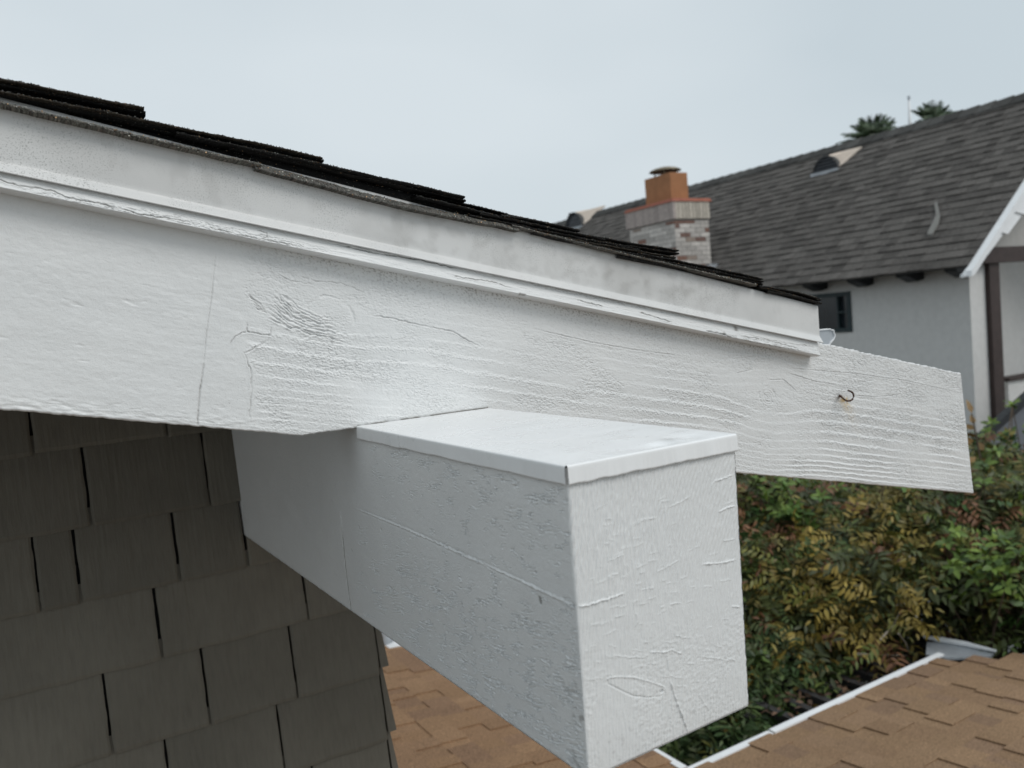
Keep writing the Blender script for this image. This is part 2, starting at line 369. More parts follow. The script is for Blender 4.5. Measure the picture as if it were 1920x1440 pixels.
    rust = 1.1*np.exp(-((X-hp[0]-.006-(hp[2]-Z)*.55)/.011)**2)*sstep(-.001, .003, hp[2]-Z)*np.exp(-np.clip(hp[2]-Z-.004, 0, 1)/.016)*sstep(-.35, .05, fbm(X*140, wv*140, 2, 88))
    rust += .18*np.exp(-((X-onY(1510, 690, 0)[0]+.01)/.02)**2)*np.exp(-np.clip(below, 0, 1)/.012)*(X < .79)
    rust += .12*np.exp(-np.clip(below, 0, 1)/.006)*(X < .79); dirt_shade = np.maximum(dirt_shade, dk); jn = Z-.0022-.0006*fbm(X*90, X*0, 2, 90); dirt_shade = np.maximum(dirt_shade, .95*np.exp(-(jn/.0013)**2)*(X > 0)*(X < .176)*sstep(-.15, .15, fbm(X*28, X*0+2, 3, 91)+.35*(X/.176)))
    V = np.stack([X, Yv, Z], -1).reshape(-1, 3); Fc = gridf(n, m)[:, ::-1]
    keep = np.ones(len(V), bool)
    # lower, upper, end and back faces
    def strip(P):
        nonlocal V, Fc, dirt_shade, rust
        P = np.asarray(P); k = len(P); Q = P.copy(); Q[:, 1] = .042
        base = len(V); V = np.vstack([V, P, Q]); i = np.arange(k-1)
        Fc = np.vstack([Fc, np.stack([base+i, base+i+1, base+k+i+1, base+k+i], -1)])
        dirt_shade = np.concatenate([dirt_shade.ravel(), np.zeros(2*k)]); rust = np.concatenate([rust.ravel(), np.zeros(2*k)])
    G = V.reshape(n, m, 3).copy()
    strip(G[:, 0]); strip(G[::-1, -1]); strip(G[-1, :])
    o = mk('rake_board', V, Fc, M['paint'], house, {'dirt_shade': np.clip(dirt_shade.ravel(), 0, 1), 'rust': np.clip(rust.ravel(), 0, 1)}, smooth=True)
    mb = MB(); P = [(-2.2, bz(-2.2)), (1.24, bz(1.24)), (1.212, t0[2]+ts*(1.212-t0[0])), (-2.2, t0[2]+ts*(-2.2-t0[0]))]
    return o
rb = board()
# hook screwed into the board
def hook():
    s = 3.84; pz = [(825, 470, .0), (828, 471, .006), (838, 478, .012), (852, 492, .015), (873, 506, .016), (898, 506, .016), (917, 492, .016), (925, 472, .016), (919, 450, .016), (904, 437, .016), (884, 431, .016)]
    P = [onY(1360+a/s, 620+b/s, -y) for a, b, y in pz]
    mb = MB(); mb.tube(P, [.0026, .0022]+[.0015]*9, 10); mb.build('screw_hook', M['rustm'], rb, True)
hook()

# ---- beam running out of the wall below the board
def beam():
    r0 = .0022
    parts = []; cnt = 0; V = []; Fa = []; D = []
    yw = WALL_Y+.1
    def ins(d): return np.where(d < r0, r0-np.sqrt(np.clip(2*r0*d-d*d, 0, None)), 0)
    def face(U, W, fn, H, dirt_shade):
        nonlocal cnt
        n, m = U.shape; P = fn(U, W, H).reshape(-1, 3); V.append(P); Fa.append(gridf(n, m, cnt)); cnt += n*m; D.append(dirt_shade.ravel())
    # side face at x = 0 (u along y, w up)
    e = .293*r0
    u = np.concatenate([np.linspace(-BEAM_L+e, .12, 820), np.linspace(.1215, yw, 90)]); wv = np.linspace(-BEAM_H+e, 0, 400)
    U, W = np.meshgrid(u, wv, indexing='ij'); H = .0010*fbm(U*5, W*9, 2, 100)+.00012*fbm(U*120, W*200, 3, 101)
    S = lambda *ps: [(lambda p: (p[1], p[2]))(onX(a, b, 0)) for a, b in ps]
    # short weather checks: dashes elongated along the beam, mostly in the lower half and near the top
    for seed, fu, fw, zone, thr in ((110, 34, 230, sstep(-.11, -.15, W)*sstep(.07, .0, U), .05), (117, 46, 300, sstep(-.085, -.03, W)*sstep(.03, -.08, U), .12), (123, 60, 330, sstep(.05, -.25, U)*.9, .16), (129, 90, 420, sstep(-.10, -.15, W)*sstep(.0, -.15, U), .10)):
        wq = W+.10*U*(1+.6*(W < -.11))+.004*fbm(U*9, W*14, 2, seed+1)
        ln = np.clip(1-np.abs(fbm(U*fu, wq*fw, 3, seed, .5))*9, 0, 1)
        msk = sstep(thr, thr+.16, fbm(U*fu*.7+5, wq*fw*.28, 2, seed+2))
        H += -.0019*zone*ln**1.3*msk
        H += .0006*zone*msk*np.clip(1-np.abs(fbm(U*fu, wq*fw+.22, 3, seed, .5))*6, 0, 1)
    crack(H, U, W, S((658, 950), (690, 963), (760, 992), (845, 1030), (930, 1068), (1000, 1100), (1085, 1140)), -.0007, .0008, wig=.0012, seed=130, lip=-.0004)
    crack(H, U, W, S((850, 1035), (905, 1058), (925, 1072)), -.0005, .0009, seed=131)
    crack(H, U, W, S((975, 1090), (1040, 1118), (1080, 1142)), -.0008, .0011, wig=.002, seed=132)
    crack(H, U, W, S((638, 955), (641, 985), (643, 1005)), -.0005, .0008, wig=.0004, seed=133)
    dks = np.zeros_like(H); crack(H, U, W, S((641, 985), (645, 1040), (649, 1075), (653, 1110), (658, 1150), (661, 1180)), .0007, .0016, wig=.0012, seed=134, dirt_shade=dks, da=.95)  # joint groove kept shallow, its shade painted wide in colour
    crack(H, U, W, S((523, 760), (526, 830), (529, 905)), -.0006, .0008, wig=.0003, seed=135)
    for i, (a, b) in enumerate(((672, 985), (713, 990), (658, 1028), (1012, 1125), (668, 1100))):
        q = S((a, b), (a+3, b+7)); crack(H, U, W, q, .0005, .0012, wig=.0002, seed=140+i, dirt_shade=dks, da=.5)
    crack(H, U, W, S((1011, 1116), (1014, 1134)), .0006, .0022, wig=.0002, seed=149, dirt_shade=dks, da=.95)  # nail mark, shade of its hollow painted dark
    d = np.minimum(W+BEAM_H, U+BEAM_L); H = H*sstep(0, .003, d)
    dirt_shade = .5*sstep(.25, .5, fbm(U*60, W*60, 3, 150))*np.exp(-((U+BEAM_L)/.03)**2)*sstep(-.14, -.2, W)
    dirt_shade += .30*np.exp(-((U-.03)/.03)**2)*np.exp(-((W+.0)/.06)**2); dirt_shade = np.maximum(dirt_shade, dks)  # darker near the top just behind the board face
    face(U, W, lambda U, W, H: np.stack([-H+ins(W+BEAM_H)+ins(U+BEAM_L), U, W+.0*U], -1), H, dirt_shade)
    # end face at y = -BEAM_L (u along x)
    u = np.linspace(e, BEAM_W-e, 300); wv = np.linspace(-BEAM_H+e, 0, 410)
    U, W = np.meshgrid(u, wv, indexing='ij'); zsl = .0045*(U/BEAM_W)       # end cut rises slightly to the right
    H = .0008*fbm(U*9, W*7, 2, 160)
    # annual rings: arcs steep on the upper left, faint toward lower right, centred far to the right
    rr = np.hypot((U-.30)*1.0, (W+.30)*.55)+.0014*fbm(U*40, W*18, 3, 161); ph = rr/.0033
    amp = .35+.65*sstep(-.16, -.03, W)*sstep(.16, .02, U)
    H += .00046*amp*np.sin(2*np.pi*ph+1.2*fbm(U*200, W*60, 2, 162))+.00055*(.4+.6*amp)*np.clip(fbm(U*600, W*60, 3, 163), -.6, .6)
    H += .00035*sstep(-.12, -.18, W)*sstep(.02, .3, .3+fbm(U*20, W*20, 2, 165))*fbm(U*260, W*330, 3, 164)
    E = lambda *ps: [(lambda p: (p[0], p[2]))(onY(1040+a/2.1825, 780+b/2.1825, -BEAM_L)) for a, b in ps]
    def CE(ps, d=-.0005, s=.00042, seed=0, wig=.0010):
        d *= 1.0; s = min(s, .0005)
        crack(H, U, W, E(*ps), d, s, wig=wig, seed=seed)
    CE([(88, 780), (130, 776), (180, 760), (230, 745), (285, 728)], -.0013, .0007, 170)
    CE([(300, 465), (340, 440), (385, 420), (420, 418)], seed=171); CE([(460, 378), (520, 350), (560, 325)], seed=172)
    CE([(670, 392), (700, 380), (738, 368)], -.0011, .0006, 173); CE([(640, 290), (660, 265), (700, 252), (730, 240)], -.0009, seed=174)
    CE([(600, 612), (650, 610), (700, 604), (748, 594)], -.0010, .0007, 175); CE([(688, 516), (740, 508)], seed=176)
    CE([(215, 600), (240, 585), (290, 565)], seed=177); CE([(410, 645), (460, 620), (515, 590)], seed=178)
    CE([(725, 790), (760, 792)], -.0010, seed=179); CE([(320, 750), (325, 790), (340, 840), (330, 868)], seed=180)
    CE([(245, 825), (285, 818)], seed=181); CE([(385, 968), (440, 972), (480, 965), (530, 985)], -.0008, seed=182)
    CE([(230, 980), (300, 990), (380, 992)], seed=183); CE([(590, 993), (660, 1003), (735, 1018)], seed=184)
    CE([(690, 995), (740, 1016)], seed=185); CE([(212, 440), (214, 520), (218, 640)], -.0004, seed=186)
    CE([(457, 840), (456, 920), (462, 1010), (470, 1080)], -.0005, seed=187)
    CE([(470, 1080), (490, 1150), (515, 1220), (545, 1300), (550, 1330)], -.0014, .0008, 188, .0005)
    CE([(590, 1150), (620, 1200), (645, 1235)], -.0004, seed=189); CE([(215, 660), (270, 640)], seed=190); CE([(330, 625), (380, 605)], seed=191)
    CE([(470, 775), (520, 772)], seed=192); CE([(490, 905), (560, 918)], seed=193); CE([(430, 790), (450, 780)], seed=194)
    for i in range(90):
        x = random.uniform(120, 700); y = random.uniform(330, 1120); l = random.uniform(15, 55); sl_ = random.uniform(-.5, -.1) if y < 900 else random.uniform(-.1, .3)
        CE([(x, y), (x+l/2, y+l/2*sl_), (x+l, y+l*sl_)], -.00035, .0004, 200+i)
    oval = [(215, 1080), (225, 1072), (260, 1070), (320, 1073), (380, 1090), (430, 1108), (452, 1118), (455, 1140), (430, 1155), (380, 1158), (320, 1150), (260, 1120), (220, 1098), (215, 1080)]
    p = E(*oval); dd, al = pdist(U, W, p)
    H += -.0008*np.exp(-(dd/.00045)**2)*sstep(.45, .7, al)+.0006*np.exp(-((dd)/.0005)**2)*(al < .5)
    q = E((438, 1128), (441, 1140)); crack(H, U, W, q, .0030, .0009, wig=.0001, seed=199)
    d = np.minimum(np.minimum(W+BEAM_H, U), BEAM_W-U); H = H*sstep(0, .003, d)
    rag = .0009*fbm(W*140, W*0+.2, 3, 195)
    dirt_shade = .2*sstep(.35, .5, fbm(U*160, W*160, 2, 197))*sstep(-.19, -.235, W)+.06*sstep(-.2, -.24, W)
    face(U, W, lambda U, W, H: np.stack([U+rag*(U > BEAM_W*.97), -BEAM_L-H+ins(U)+ins(W+BEAM_H)+ins(BEAM_W-U), W+zsl*(W < -.05)*np.clip((-.05-W)/.19, 0, 1)], -1), H, dirt_shade)
    # right side, bottom and top as plain faces
    def plain(P):
        nonlocal cnt
        V.append(np.array(P)); Fa.append(np.array([[cnt, cnt+1, cnt+2, cnt+3]])); cnt += 4; D.append(np.zeros(4))
    W0, H0 = BEAM_W-e, -BEAM_H+e
    plain([(BEAM_W, -BEAM_L+e, H0+.0045), (BEAM_W, yw, H0), (BEAM_W, yw, 0), (BEAM_W, -BEAM_L+e, 0)])
    plain([(e, -BEAM_L+e, -BEAM_H), (e, yw, -BEAM_H), (BEAM_W-e, yw, -BEAM_H), (BEAM_W-e, -BEAM_L+e, -BEAM_H+.0045)])
    plain([(0, -BEAM_L+e, 0), (BEAM_W, -BEAM_L+e, 0), (BEAM_W, yw, 0), (0, yw, 0)])
    V = np.vstack(V); Fa = np.vstack(Fa); D = np.concatenate(D)
    return mk('beam', V, Fa, M['paint'], house, {'dirt_shade': np.clip(D, 0, 1), 'rust': D*0}, smooth=True)
bm_ = beam()
# ---- folded sheet metal cap on the beam
def cap():
    V = []; Fa = []; cnt = 0
    o = .0022; x0, x1 = -o, BEAM_W+o; y0, y1 = -BEAM_L-o, -.003; zt = .0022; fl = .0145; r = .0016
    # top sheet: u 0..1 over x, v over y, with dents
    nx, ny = 200, 420
    xs = np.linspace(x0+r, x1-r, nx); ys = np.linspace(y0+r, y1, ny); X, Y = np.meshgrid(xs, ys, indexing='ij')
    Z = zt+.0007*fbm(X*7, Y*4, 2, 300)+.00002*fbm(X*60, Y*30, 2, 301)
    for (px, py, sx, sy, a) in ((1240, 832, .016, .010, -.0022), (1262, 826, .010, .010, .0014), (1215, 838, .020, .008, -.0007), (880, 815, .02, .03, -.0010), (1000, 800, .03, .02, .0012), (1130, 812, .05, .012, -.0012), (1290, 818, .012, .012, -.0012), (1050, 848, .03, .03, .0012)):
        p = onZ(px, py, zt); Z += a*np.exp(-((X-p[0])/sx)**2-((Y-p[1])/sy)**2)
    k = np.clip(np.minimum(np.minimum(X-x0-r, x1-r-X), Y-y0-r)/.01, 0, 1); Z = zt+(Z-zt)*k
    G = np.stack([X, Y, Z], -1); V.append(G.reshape(-1, 3)); Fa.append(gridf(nx, ny)); cnt += nx*ny
    # flanges: top edge rows roll over radius r then drop
    def flange(P, nrm, sd):
        nonlocal cnt
        P = np.asarray(P); n = len(P); nrm = np.array(nrm, float); rows = []
        al = np.linspace(0, 1, n)
        wob = .0012*fbm(al*5+sd, al*0, 3, 310+sd)+.0004*fbm(al*40, al*0, 2, 320+sd)
        for a in np.linspace(0, math.pi/2, 5): rows.append(P+np.outer(np.ones(n), nrm*r*math.sin(a)+np.array([0, 0, -r*(1-math.cos(a))])))
        for tt in np.linspace(.12, 1, 9):
            q = P+nrm*r+np.array([0, 0, -r-(fl-r)*tt]); q = q+np.outer(wob*tt*1.2+.0006*tt, nrm); q[:, 2] += .0014*fbm(al*7+sd, al*0+3, 3, 330)*tt; rows.append(q)
        q = rows[-1].copy()-np.outer(np.ones(n), nrm*.0008); rows.append(q)
        q2 = q.copy(); q2[:, 2] += .006; rows.append(q2)
        A = np.stack(rows, 1); V.append(A.reshape(-1, 3)); Fa.append(gridf(n, len(rows), cnt)); cnt += A.shape[0]*A.shape[1]
    flange(G[0, ::-1], (-1, 0, 0), 1); flange(G[:, 0], (0, -1, 0), 2); flange(G[-1, :], (1, 0, 0), 3)
    V = np.vstack(V); n = len(V)
    d = .30*np.exp(-((V[:, 0]-onZ(1255, 826, zt)[0])/.006)**2-((V[:, 1]-onZ(1255, 826, zt)[1])/.010)**2)+.5*(np.hypot(V[:, 0]-onZ(1187, 797, zt)[0], V[:, 1]-onZ(1187, 797, zt)[1]) < .0014)  # soft dark spot on the front dent, one small dark speck
    c = mk('metal_cap', V, np.vstack(Fa), M['cap'], bm_, {'dirt_shade': d, 'rust': np.zeros(n)}, smooth=True)
    # corner seam bead of caulk at the two front corners is part of the cap's flanges
cap()

# ---- drip edge flashing and the trim moulding below it
def zline(pa, pb, yo):
    A = onY(*pa, -yo); B = onY(*pb, -yo); s = (B[2]-A[2])/(B[0]-A[0]); return lambda x: A[2]+s*(x-A[0])
XE = onY(1535, 600, -.014)[0]
def extrude(name, prof, xa, xb, mt, n, wave=0., dirt_shade_f=None, grain=0, seed=0, cracks=None):
    """prof: list of (yo, line function); extruded along the rake"""
    xs = np.concatenate([np.linspace(-2.2, xa, 40, endpoint=False), np.linspace(xa, xb, n)]); nn = len(xs); mm = len(prof)
    V = np.zeros((nn, mm, 3))
    for j, (yo, fn, dz) in enumerate(prof):
        V[:, j, 0] = xs; V[:, j, 1] = -yo; V[:, j, 2] = fn(xs)+dz
    ext = lambda: None
    wv = wave*fbm(xs*3, xs*0, 3, seed)[:, None]; V[:, :, 1] += wv; V[:, :, 2] += wv*.35
    if grain:
        jj = np.arange(mm)[None, :]*.0009
        h = fbm(V[:, :, 0]*45, (V[:, :, 2]-V[:, :1, 2])*420, 4, seed+1, .6); cr_ = np.clip(1-np.abs(h)*6, 0, 1)**1.5*sstep(.0, .25, fbm(V[:, :, 0]*4, (V[:, :, 2]-V[:, :1, 2])*60, 2, seed+2))
        V[:, :, 1] += grain*cr_-grain*.4*h
    ck = None
    if cracks:
        Hc = np.zeros(V.shape[:2]); ck = np.zeros(V.shape[:2]); rel = V[:, :, 2]-V[:, :1, 2]
        for i_, (ps, dd, sg) in enumerate(cracks):
            q = []
            for (a_, b_) in ps:
                p_ = onY(a_, b_, -.0165); q.append((p_[0], p_[2]-prof[0][1](p_[0])-prof[0][2]))
            crack(Hc, V[:, :, 0], rel, q, dd, sg, wig=.0014, wf=150, seed=700+i_, lip=.0003, dirt_shade=ck, da=.75)  # moulding cracks with their groove shade painted in
        V[:, :, 1] -= Hc
    cnt = nn*mm; P = V.reshape(-1, 3); Fc = gridf(nn, mm)
    d = dirt_shade_f(V).ravel() if dirt_shade_f else np.zeros(cnt)
    if ck is not None: d = np.maximum(d, ck.ravel())
    o = mk(name, P, Fc, mt, house, {'dirt_shade': d, 'rust': np.zeros(cnt)}, smooth=False)
    return o, V
def interp(prof, sub):
    res = []
    for i in range(len(prof)-1):
        (y0, f0, d0), (y1, f1, d1) = prof[i], prof[i+1]
        for k in range(sub[i]):
            a = k/sub[i]; res.append((y0+(y1-y0)*a, (lambda x, a=a, f0=f0, f1=f1: f0(x)*(1-a)+f1(x)*a), d0+(d1-d0)*a))
    res.append(prof[-1]); return res
ftop = zline((0, 183), (1535, 574), .014); fcr = zline((0, 304), (1535, 631), .014); flip = zline((0, 321), (1535, 641), .0215)
def fdirt(V):
    h = V[:, :, 2]; x = V[:, :, 0]
    d = (.10+.10*sstep(-.05, .1, x)*sstep(.62, .5, x))*sstep(-.15, .4, fbm(x*9, h*9, 4, 400))+.14*sstep(.0, .1, x)*sstep(.66, .5, x)*sstep(.0, .45, fbm(x*34, h*70, 3, 404))+.10*sstep(.1, .5, fbm(x*40, h*26, 3, 402))+.05
    fade = np.ones_like(x); fade[:, -12:] = .25
    return np.clip(d, 0, 1)*fade*(1-.8*sstep(.66, .75, x))
fp = [(-.30, ftop, .0015), (.008, ftop, .0015), (.013, ftop, .0005), (.014, ftop, -.002), (.0145, fcr, .002), (.0150, fcr, .0), (.0212, flip, .001), (.0215, flip, 0.), (.0205, flip, -.0004), (.0165, flip, .004)]
fl_, FV = extrude('drip_edge', interp(fp, [1, 2, 1, 14, 2, 6, 1, 1, 3]), -.46, XE, M['flash'], 900, .0006, fdirt, seed=410)
mb = MB()
mtop = zline((0, 314), (1535, 634), .011); mbot = zline((0, 352), (1529, 665), .020)
mp_ = [(-.002, mtop, .004), (.0128, mtop, .004), (.0195, mbot, .0022), (.0200, mbot, .0008), (.0188, mbot, -.0), (.012, mbot, -.0012), (-.003, mbot, -.0016)]
XM = onY(1530, 650, -.012)[0]
def mcrack_dark(V):
    x = V[:, :, 0]; z = V[:, :, 2]-V[:, :1, 2]
    f = np.clip(1-np.abs(fbm(x*45, z*420, 4, 421, .6))*6, 0, 1)**1.5*sstep(.05, .3, fbm(x*4, z*60, 2, 422))
    return np.clip(.25*f*sstep(.15, .4, x)+.8*np.exp(-((x-onY(1376, 628, -.012)[0])/.004)**2)*(np.abs(z+.017) < .0035), 0, 1)  # grain cracks painted dark for their shade, plus one dark chip
ml_, MV = extrude('trim_moulding', interp(mp_, [2, 46, 5, 3, 2, 6]), -.46, XM, M['paint'], 1900, .0005, mcrack_dark, grain=.0011, seed=420, cracks=[([(-60, 330), (0, 338), (40, 350), (95, 357), (130, 372), (200, 385), (260, 402), (330, 412), (380, 422)], .0012, .0006),
    ([(380, 424), (430, 437), (480, 448), (560, 462)], .0009, .0005), ([(480, 432), (500, 436), (500, 446), (488, 449)], .0008, .0005), ([(620, 455), (700, 474), (790, 487), (870, 506)], .0016, .0007),
    ([(840, 515), (870, 522), (920, 528), (960, 541)], .0009, .0006), ([(970, 552), (985, 554)], .002, .0012), ([(1080, 562), (1130, 575)], .001, .0006), ([(1195, 585), (1260, 605)], .0012, .0007),
    ([(1320, 620), (1350, 626), (1370, 632)], .0018, .0008), ([(1384, 630), (1430, 636), (1500, 655)], .001, .0006), ([(1384, 636), (1440, 647), (1520, 662)], .0009, .0005), ([(1400, 628), (1470, 643), (1525, 650)], .0008, .0005), ([(1353, 627), (1359, 627)], .0018, .0022)])
# end piece of the moulding (grain end) 
e0 = MV[-1]; mk_end = MB(); mk_end.add(list(e0)+[(e0[0][0], .0, e0[-1][2])], [tuple(range(len(e0)))+(len(e0),)]); 
oe = mk('moulding_end', mk_end.v, mk_end.f, M['paint'], ml_, {'dirt_shade': np.full(len(mk_end.v), .1), 'rust': np.zeros(len(mk_end.v))})
# end return of the drip edge
e0 = FV[-1]; z_hi = e0[0][2]; mb2 = MB()
zz = [p for p in e0 if p[1] < 0]; mb2.add([(XE, p[1], p[2]) for p in zz]+[(XE, .30, zz[-1][2]), (XE, .30, zz[0][2])], [tuple(range(len(zz)+2))])
mk('end_return', mb2.v, mb2.f, M['flash'], fl_, {'dirt_shade': np.zeros(len(mb2.v)), 'rust': np.zeros(len(mb2.v))})

# ---- roof deck behind the board (keeps the soffit in shade)
mb = MB()
dt = lambda x: ftop(x)-.006
for (ya, yb, th) in ((.044, 9., .03),):
    xa, xb = -4.6, XE-.01
    mb.hexa([(xa, ya, dt(xa)-th), (xb, ya, dt(xb)-th), (xb, yb, dt(xb)-th), (xa, yb, dt(xa)-th), (xa, ya, dt(xa)), (xb, ya, dt(xb)), (xb, yb, dt(xb)), (xa, yb, dt(xa))])
mb.build('roof_deck', M['deck'], house)
# ---- asphalt shingles at the rake, seen edge on: curled layers stacked course over course
def shingles():
    V = []; Fa = []; Cc = []; cnt = 0
    def slab(px0, py0, px1, py1, th, yo, bow=0., col=(.045, .045, .043), xend=None, seed=0, curl=0., thin_start=0., tilt=0.):
        nonlocal cnt
        A = onY(px0, py0, -yo); B = onY(px1, py1, -yo); th = th*(.80 if sum(col) < .12 else 1.)
        n = max(30, int((B[0]-A[0])/.0009)); xs = np.linspace(A[0], B[0], n); a = np.linspace(0, 1, n)
        top = A[2]+(B[2]-A[2])*a+bow*np.sin(np.pi*a)+curl*a**6+.0013*fbm(xs*16, xs*0+seed*.37, 3, 560+seed)
        # profile round the slab: top far, top near, edge rows, bottom near, bottom far
        rows = []; ed = 6
        tt = th*(1-thin_start*(1-a)**2)
        rows.append(np.stack([xs, np.full(n, .45), top], -1)); rows.append(np.stack([xs, np.full(n, -yo+.02), top], -1))
        for k in range(ed):
            f = k/(ed-1); g_ = .0008*fbm(xs*520+seed, xs*0+f*3.1, 2, 500+seed)+.0016*fbm(xs*60, xs*0+f, 2, 520+seed)
            up = .0008*fbm(xs*620, xs*0+f*5, 2, 540+seed)
            y = -yo+.0022*(2*f-1)**2+g_+tilt*(1-f)
            rows.append(np.stack([xs, y, top-tt*f+up], -1))
        rows.append(np.stack([xs, np.full(n, .45), top-tt], -1))
        G = np.stack(rows, 1); m = G.shape[1]; V.append(G.reshape(-1, 3)); Fa.append(gridf(n, m, cnt)); 
        c = np.array(col)[None, :]*(1+.9*np.clip(rng.normal(0, .5, (n*m, 1)), -.8, 2.2))
        c[:, 0] *= 1+.12*np.clip(rng.normal(0, 1, n*m), 0, 2); Cc.append(c); cnt += n*m
        # end face
        e = G[-1]; k = len(e); V.append(e); f = []
        for j in range(1, k//2): Fa.append(np.array([[cnt+j-1, cnt+j, cnt+k-1-j, cnt+k-j]]))
        Cc.append(np.tile(col, (k, 1))); cnt += k
        # loose granules along the top front edge and on the edge face
        gn = int((B[0]-A[0])*1500); gx = rng.uniform(A[0], B[0], gn); ga = (gx-A[0])/(B[0]-A[0])
        f = rng.choice([0, 0, .3, .6, 1.], gn)*rng.uniform(.6, 1, gn)
        gz = np.interp(gx, xs, top)-th*f+rng.uniform(-.0002, .0005, gn); gy = -yo+.0022*(2*f-1)**2+tilt*(1-f)+rng.uniform(-.0008, .004, gn)*(f < .1)-rng.uniform(0, .0009, gn)
        r = rng.uniform(.0004, .00095, gn)
        oc = np.array([(1, 0, 0), (-1, 0, 0), (0, 1, 0), (0, -1, 0), (0, 0, 1), (0, 0, -1)], float)
        P = np.stack([gx, gy, gz], -1)[:, None, :]+oc[None]*r[:, None, None]*rng.uniform(.6, 1.2, (gn, 6, 1)); V.append(P.reshape(-1, 3))
        of = np.array([(0, 2, 4, 4), (2, 1, 4, 4), (1, 3, 4, 4), (3, 0, 4, 4), (2, 0, 5, 5), (1, 2, 5, 5), (3, 1, 5, 5), (0, 3, 5, 5)])
        tri.append((cnt+np.arange(gn)[:, None, None]*6+of[None][:, :, :3]).reshape(-1, 3))
        base = np.array([(.035, .035, .034), (.022, .022, .022), (.07, .068, .06), (.075, .048, .028), (.012, .012, .012), (.05, .053, .048)])[rng.integers(0, 6, gn)]*(4. if sum(col) > .15 else 1.)*np.where(rng.uniform(0, 1, (gn, 1)) < .14, 3.5, 1.)*np.where(f < .1, 2.4, 1.)[:, None]  # granules on the top edge painted lighter, as if lit
        Cc.append(np.repeat(base, 6, 0)); cnt += gn*6
    tri = []
    K = (.010, .010, .010); GR = (.125, .125, .11); BR = (.034, .029, .022)
    # course 1 (upper left)
    slab(-420, 68, 270, 200, .0038, .026, .001, BR, seed=1); slab(-420, 74, 273, 208, .0042, .021, .001, K, seed=2)
    slab(-420, 85, 273, 214, .003, .012, 0, K, seed=3)
    # course 2
    slab(-80, 152, 605, 293, .0032, .027, .001, BR, seed=4); slab(-60, 160, 607, 299, .0034, .022, .001, K, seed=5); slab(-40, 170, 607, 305, .003, .014, 0, K, seed=6)
    slab(130, 196, 640, 318, .0026, .008, 0, K, seed=7)
    # course 3
    slab(330, 246, 872, 367, .0036, .026, .001, K, seed=8); slab(430, 272, 874, 374, .0036, .020, 0, K, seed=9)
    slab(780, 364, 1000, 420, .0028, .026, 0, K, seed=10)
    # course 4
    slab(560, 305, 1020, 416, .0030, .010, 0, K, seed=11); slab(940, 402, 1088, 430, .0036, .027, .0025, K, seed=12)
    slab(900, 398, 1136, 448, .0034, .026, .001, K, seed=13); slab(880, 402, 1200, 466, .0036, .024, 0, K, seed=14)
    # course 5, tips lifted at the end
    slab(1100, 440, 1273, 469, .0030, .026, .000, K, seed=15, curl=.0005); slab(1080, 444, 1274, 474, .0030, .024, 0, K, seed=16)
    slab(1040, 440, 1268, 482, .0034, .024, 0, BR, seed=17); slab(1000, 434, 1350, 510, .0034, .024, 0, K, seed=18)
    # course 6
    slab(1200, 474, 1431, 521, .0030, .026, .001, K, seed=19); slab(1180, 476, 1432, 526, .0034, .024, .001, K, seed=20); slab(1160, 478, 1428, 530, .0036, .022, 0, K, seed=21)
    # last course over the eave
    slab(1425, 536, 1541, 561, .0034, .024, .0045, K, seed=22); slab(1440, 545, 1541, 568, .0034, .022, .003, K, seed=23); slab(1430, 536, 1541, 569, .0018, .020, 0, GR, seed=24)
    # set back core, near-black colour stands for deep shadow between layers
    slab(-420, 82, 480, 294, .0165, .011, 0, (.004, .004, .004), seed=25); slab(470, 286, 960, 412, .0165, .011, 0, (.004, .004, .004), seed=26)
    slab(950, 410, 1430, 530, .006, .018, 0, (.005, .005, .005), seed=27)
    # grey lowest strip resting over the flashing, drooping in places
    slab(-420, 86, 490, 306, .0036, .028, -.001, GR, seed=28)
    slab(478, 300, 975, 420, .0085, .028, -.0045, (.10, .10, .09), seed=29, tilt=.008)
    slab(960, 421, 1420, 533, .0030, .025, 0, (.11, .11, .10), seed=31)
    V2 = np.vstack(V); C2 = np.vstack(Cc); q = np.vstack(Fa); t = np.vstack(tri)
    # quads and granule triangles in one mesh
    n4, n3 = len(q), len(t); me = bpy.data.meshes.new('roof_shingles'); off = ORG[house.name]
    me.vertices.add(len(V2)); me.vertices.foreach_set('co', (V2-off).astype(np.float32).ravel())
    me.loops.add(n4*4+n3*3); me.loops.foreach_set('vertex_index', np.concatenate([q.ravel(), t.ravel()]).astype(np.int32))
    me.polygons.add(n4+n3); me.polygons.foreach_set('loop_start', np.concatenate([np.arange(n4)*4, n4*4+np.arange(n3)*3]).astype(np.int32))
    me.update(calc_edges=True)
    at = me.attributes.new('tint', 'FLOAT_COLOR', 'POINT'); at.data.foreach_set('color', np.hstack([np.clip(C2, .004, 1), np.ones((len(C2), 1))]).astype(np.float32).ravel())
    me.materials.append(M['asphalt']); me.validate()
    o = bpy.data.objects.new('roof_shingles', me); scn.collection.objects.link(o); o.parent = house
shingles()
# upper surface of the roof beyond the rake
def near_roof():
    mb = MB(); s = (dt(1.)-dt(0.)); nrm = np.array([-s, 0, 1]); nrm /= np.linalg.norm(nrm)
    for k in range(38):
        xb = XE+.012-k*.143; xa = xb-.16
        y = .40
        while y < 9:
            wd = random.uniform(.14, .34); c = random.choice([(.05, .05, .048), (.06, .058, .054), (.042, .042, .042)]); h = random.choice([.004, .008])
            P = [(xa, y), (xb, y), (xb, y+wd-.004), (xa, y+wd-.004)]
            mb.hexa([np.array([a, b, dt(a)+.010]) for a, b in P]+[np.array([a, b, dt(a)+.012])+nrm*(h if a == xb else .0015) for a, b in P], c); y += wd
    mb.build('roof_covering', M['asphalt'], house)
near_roof()
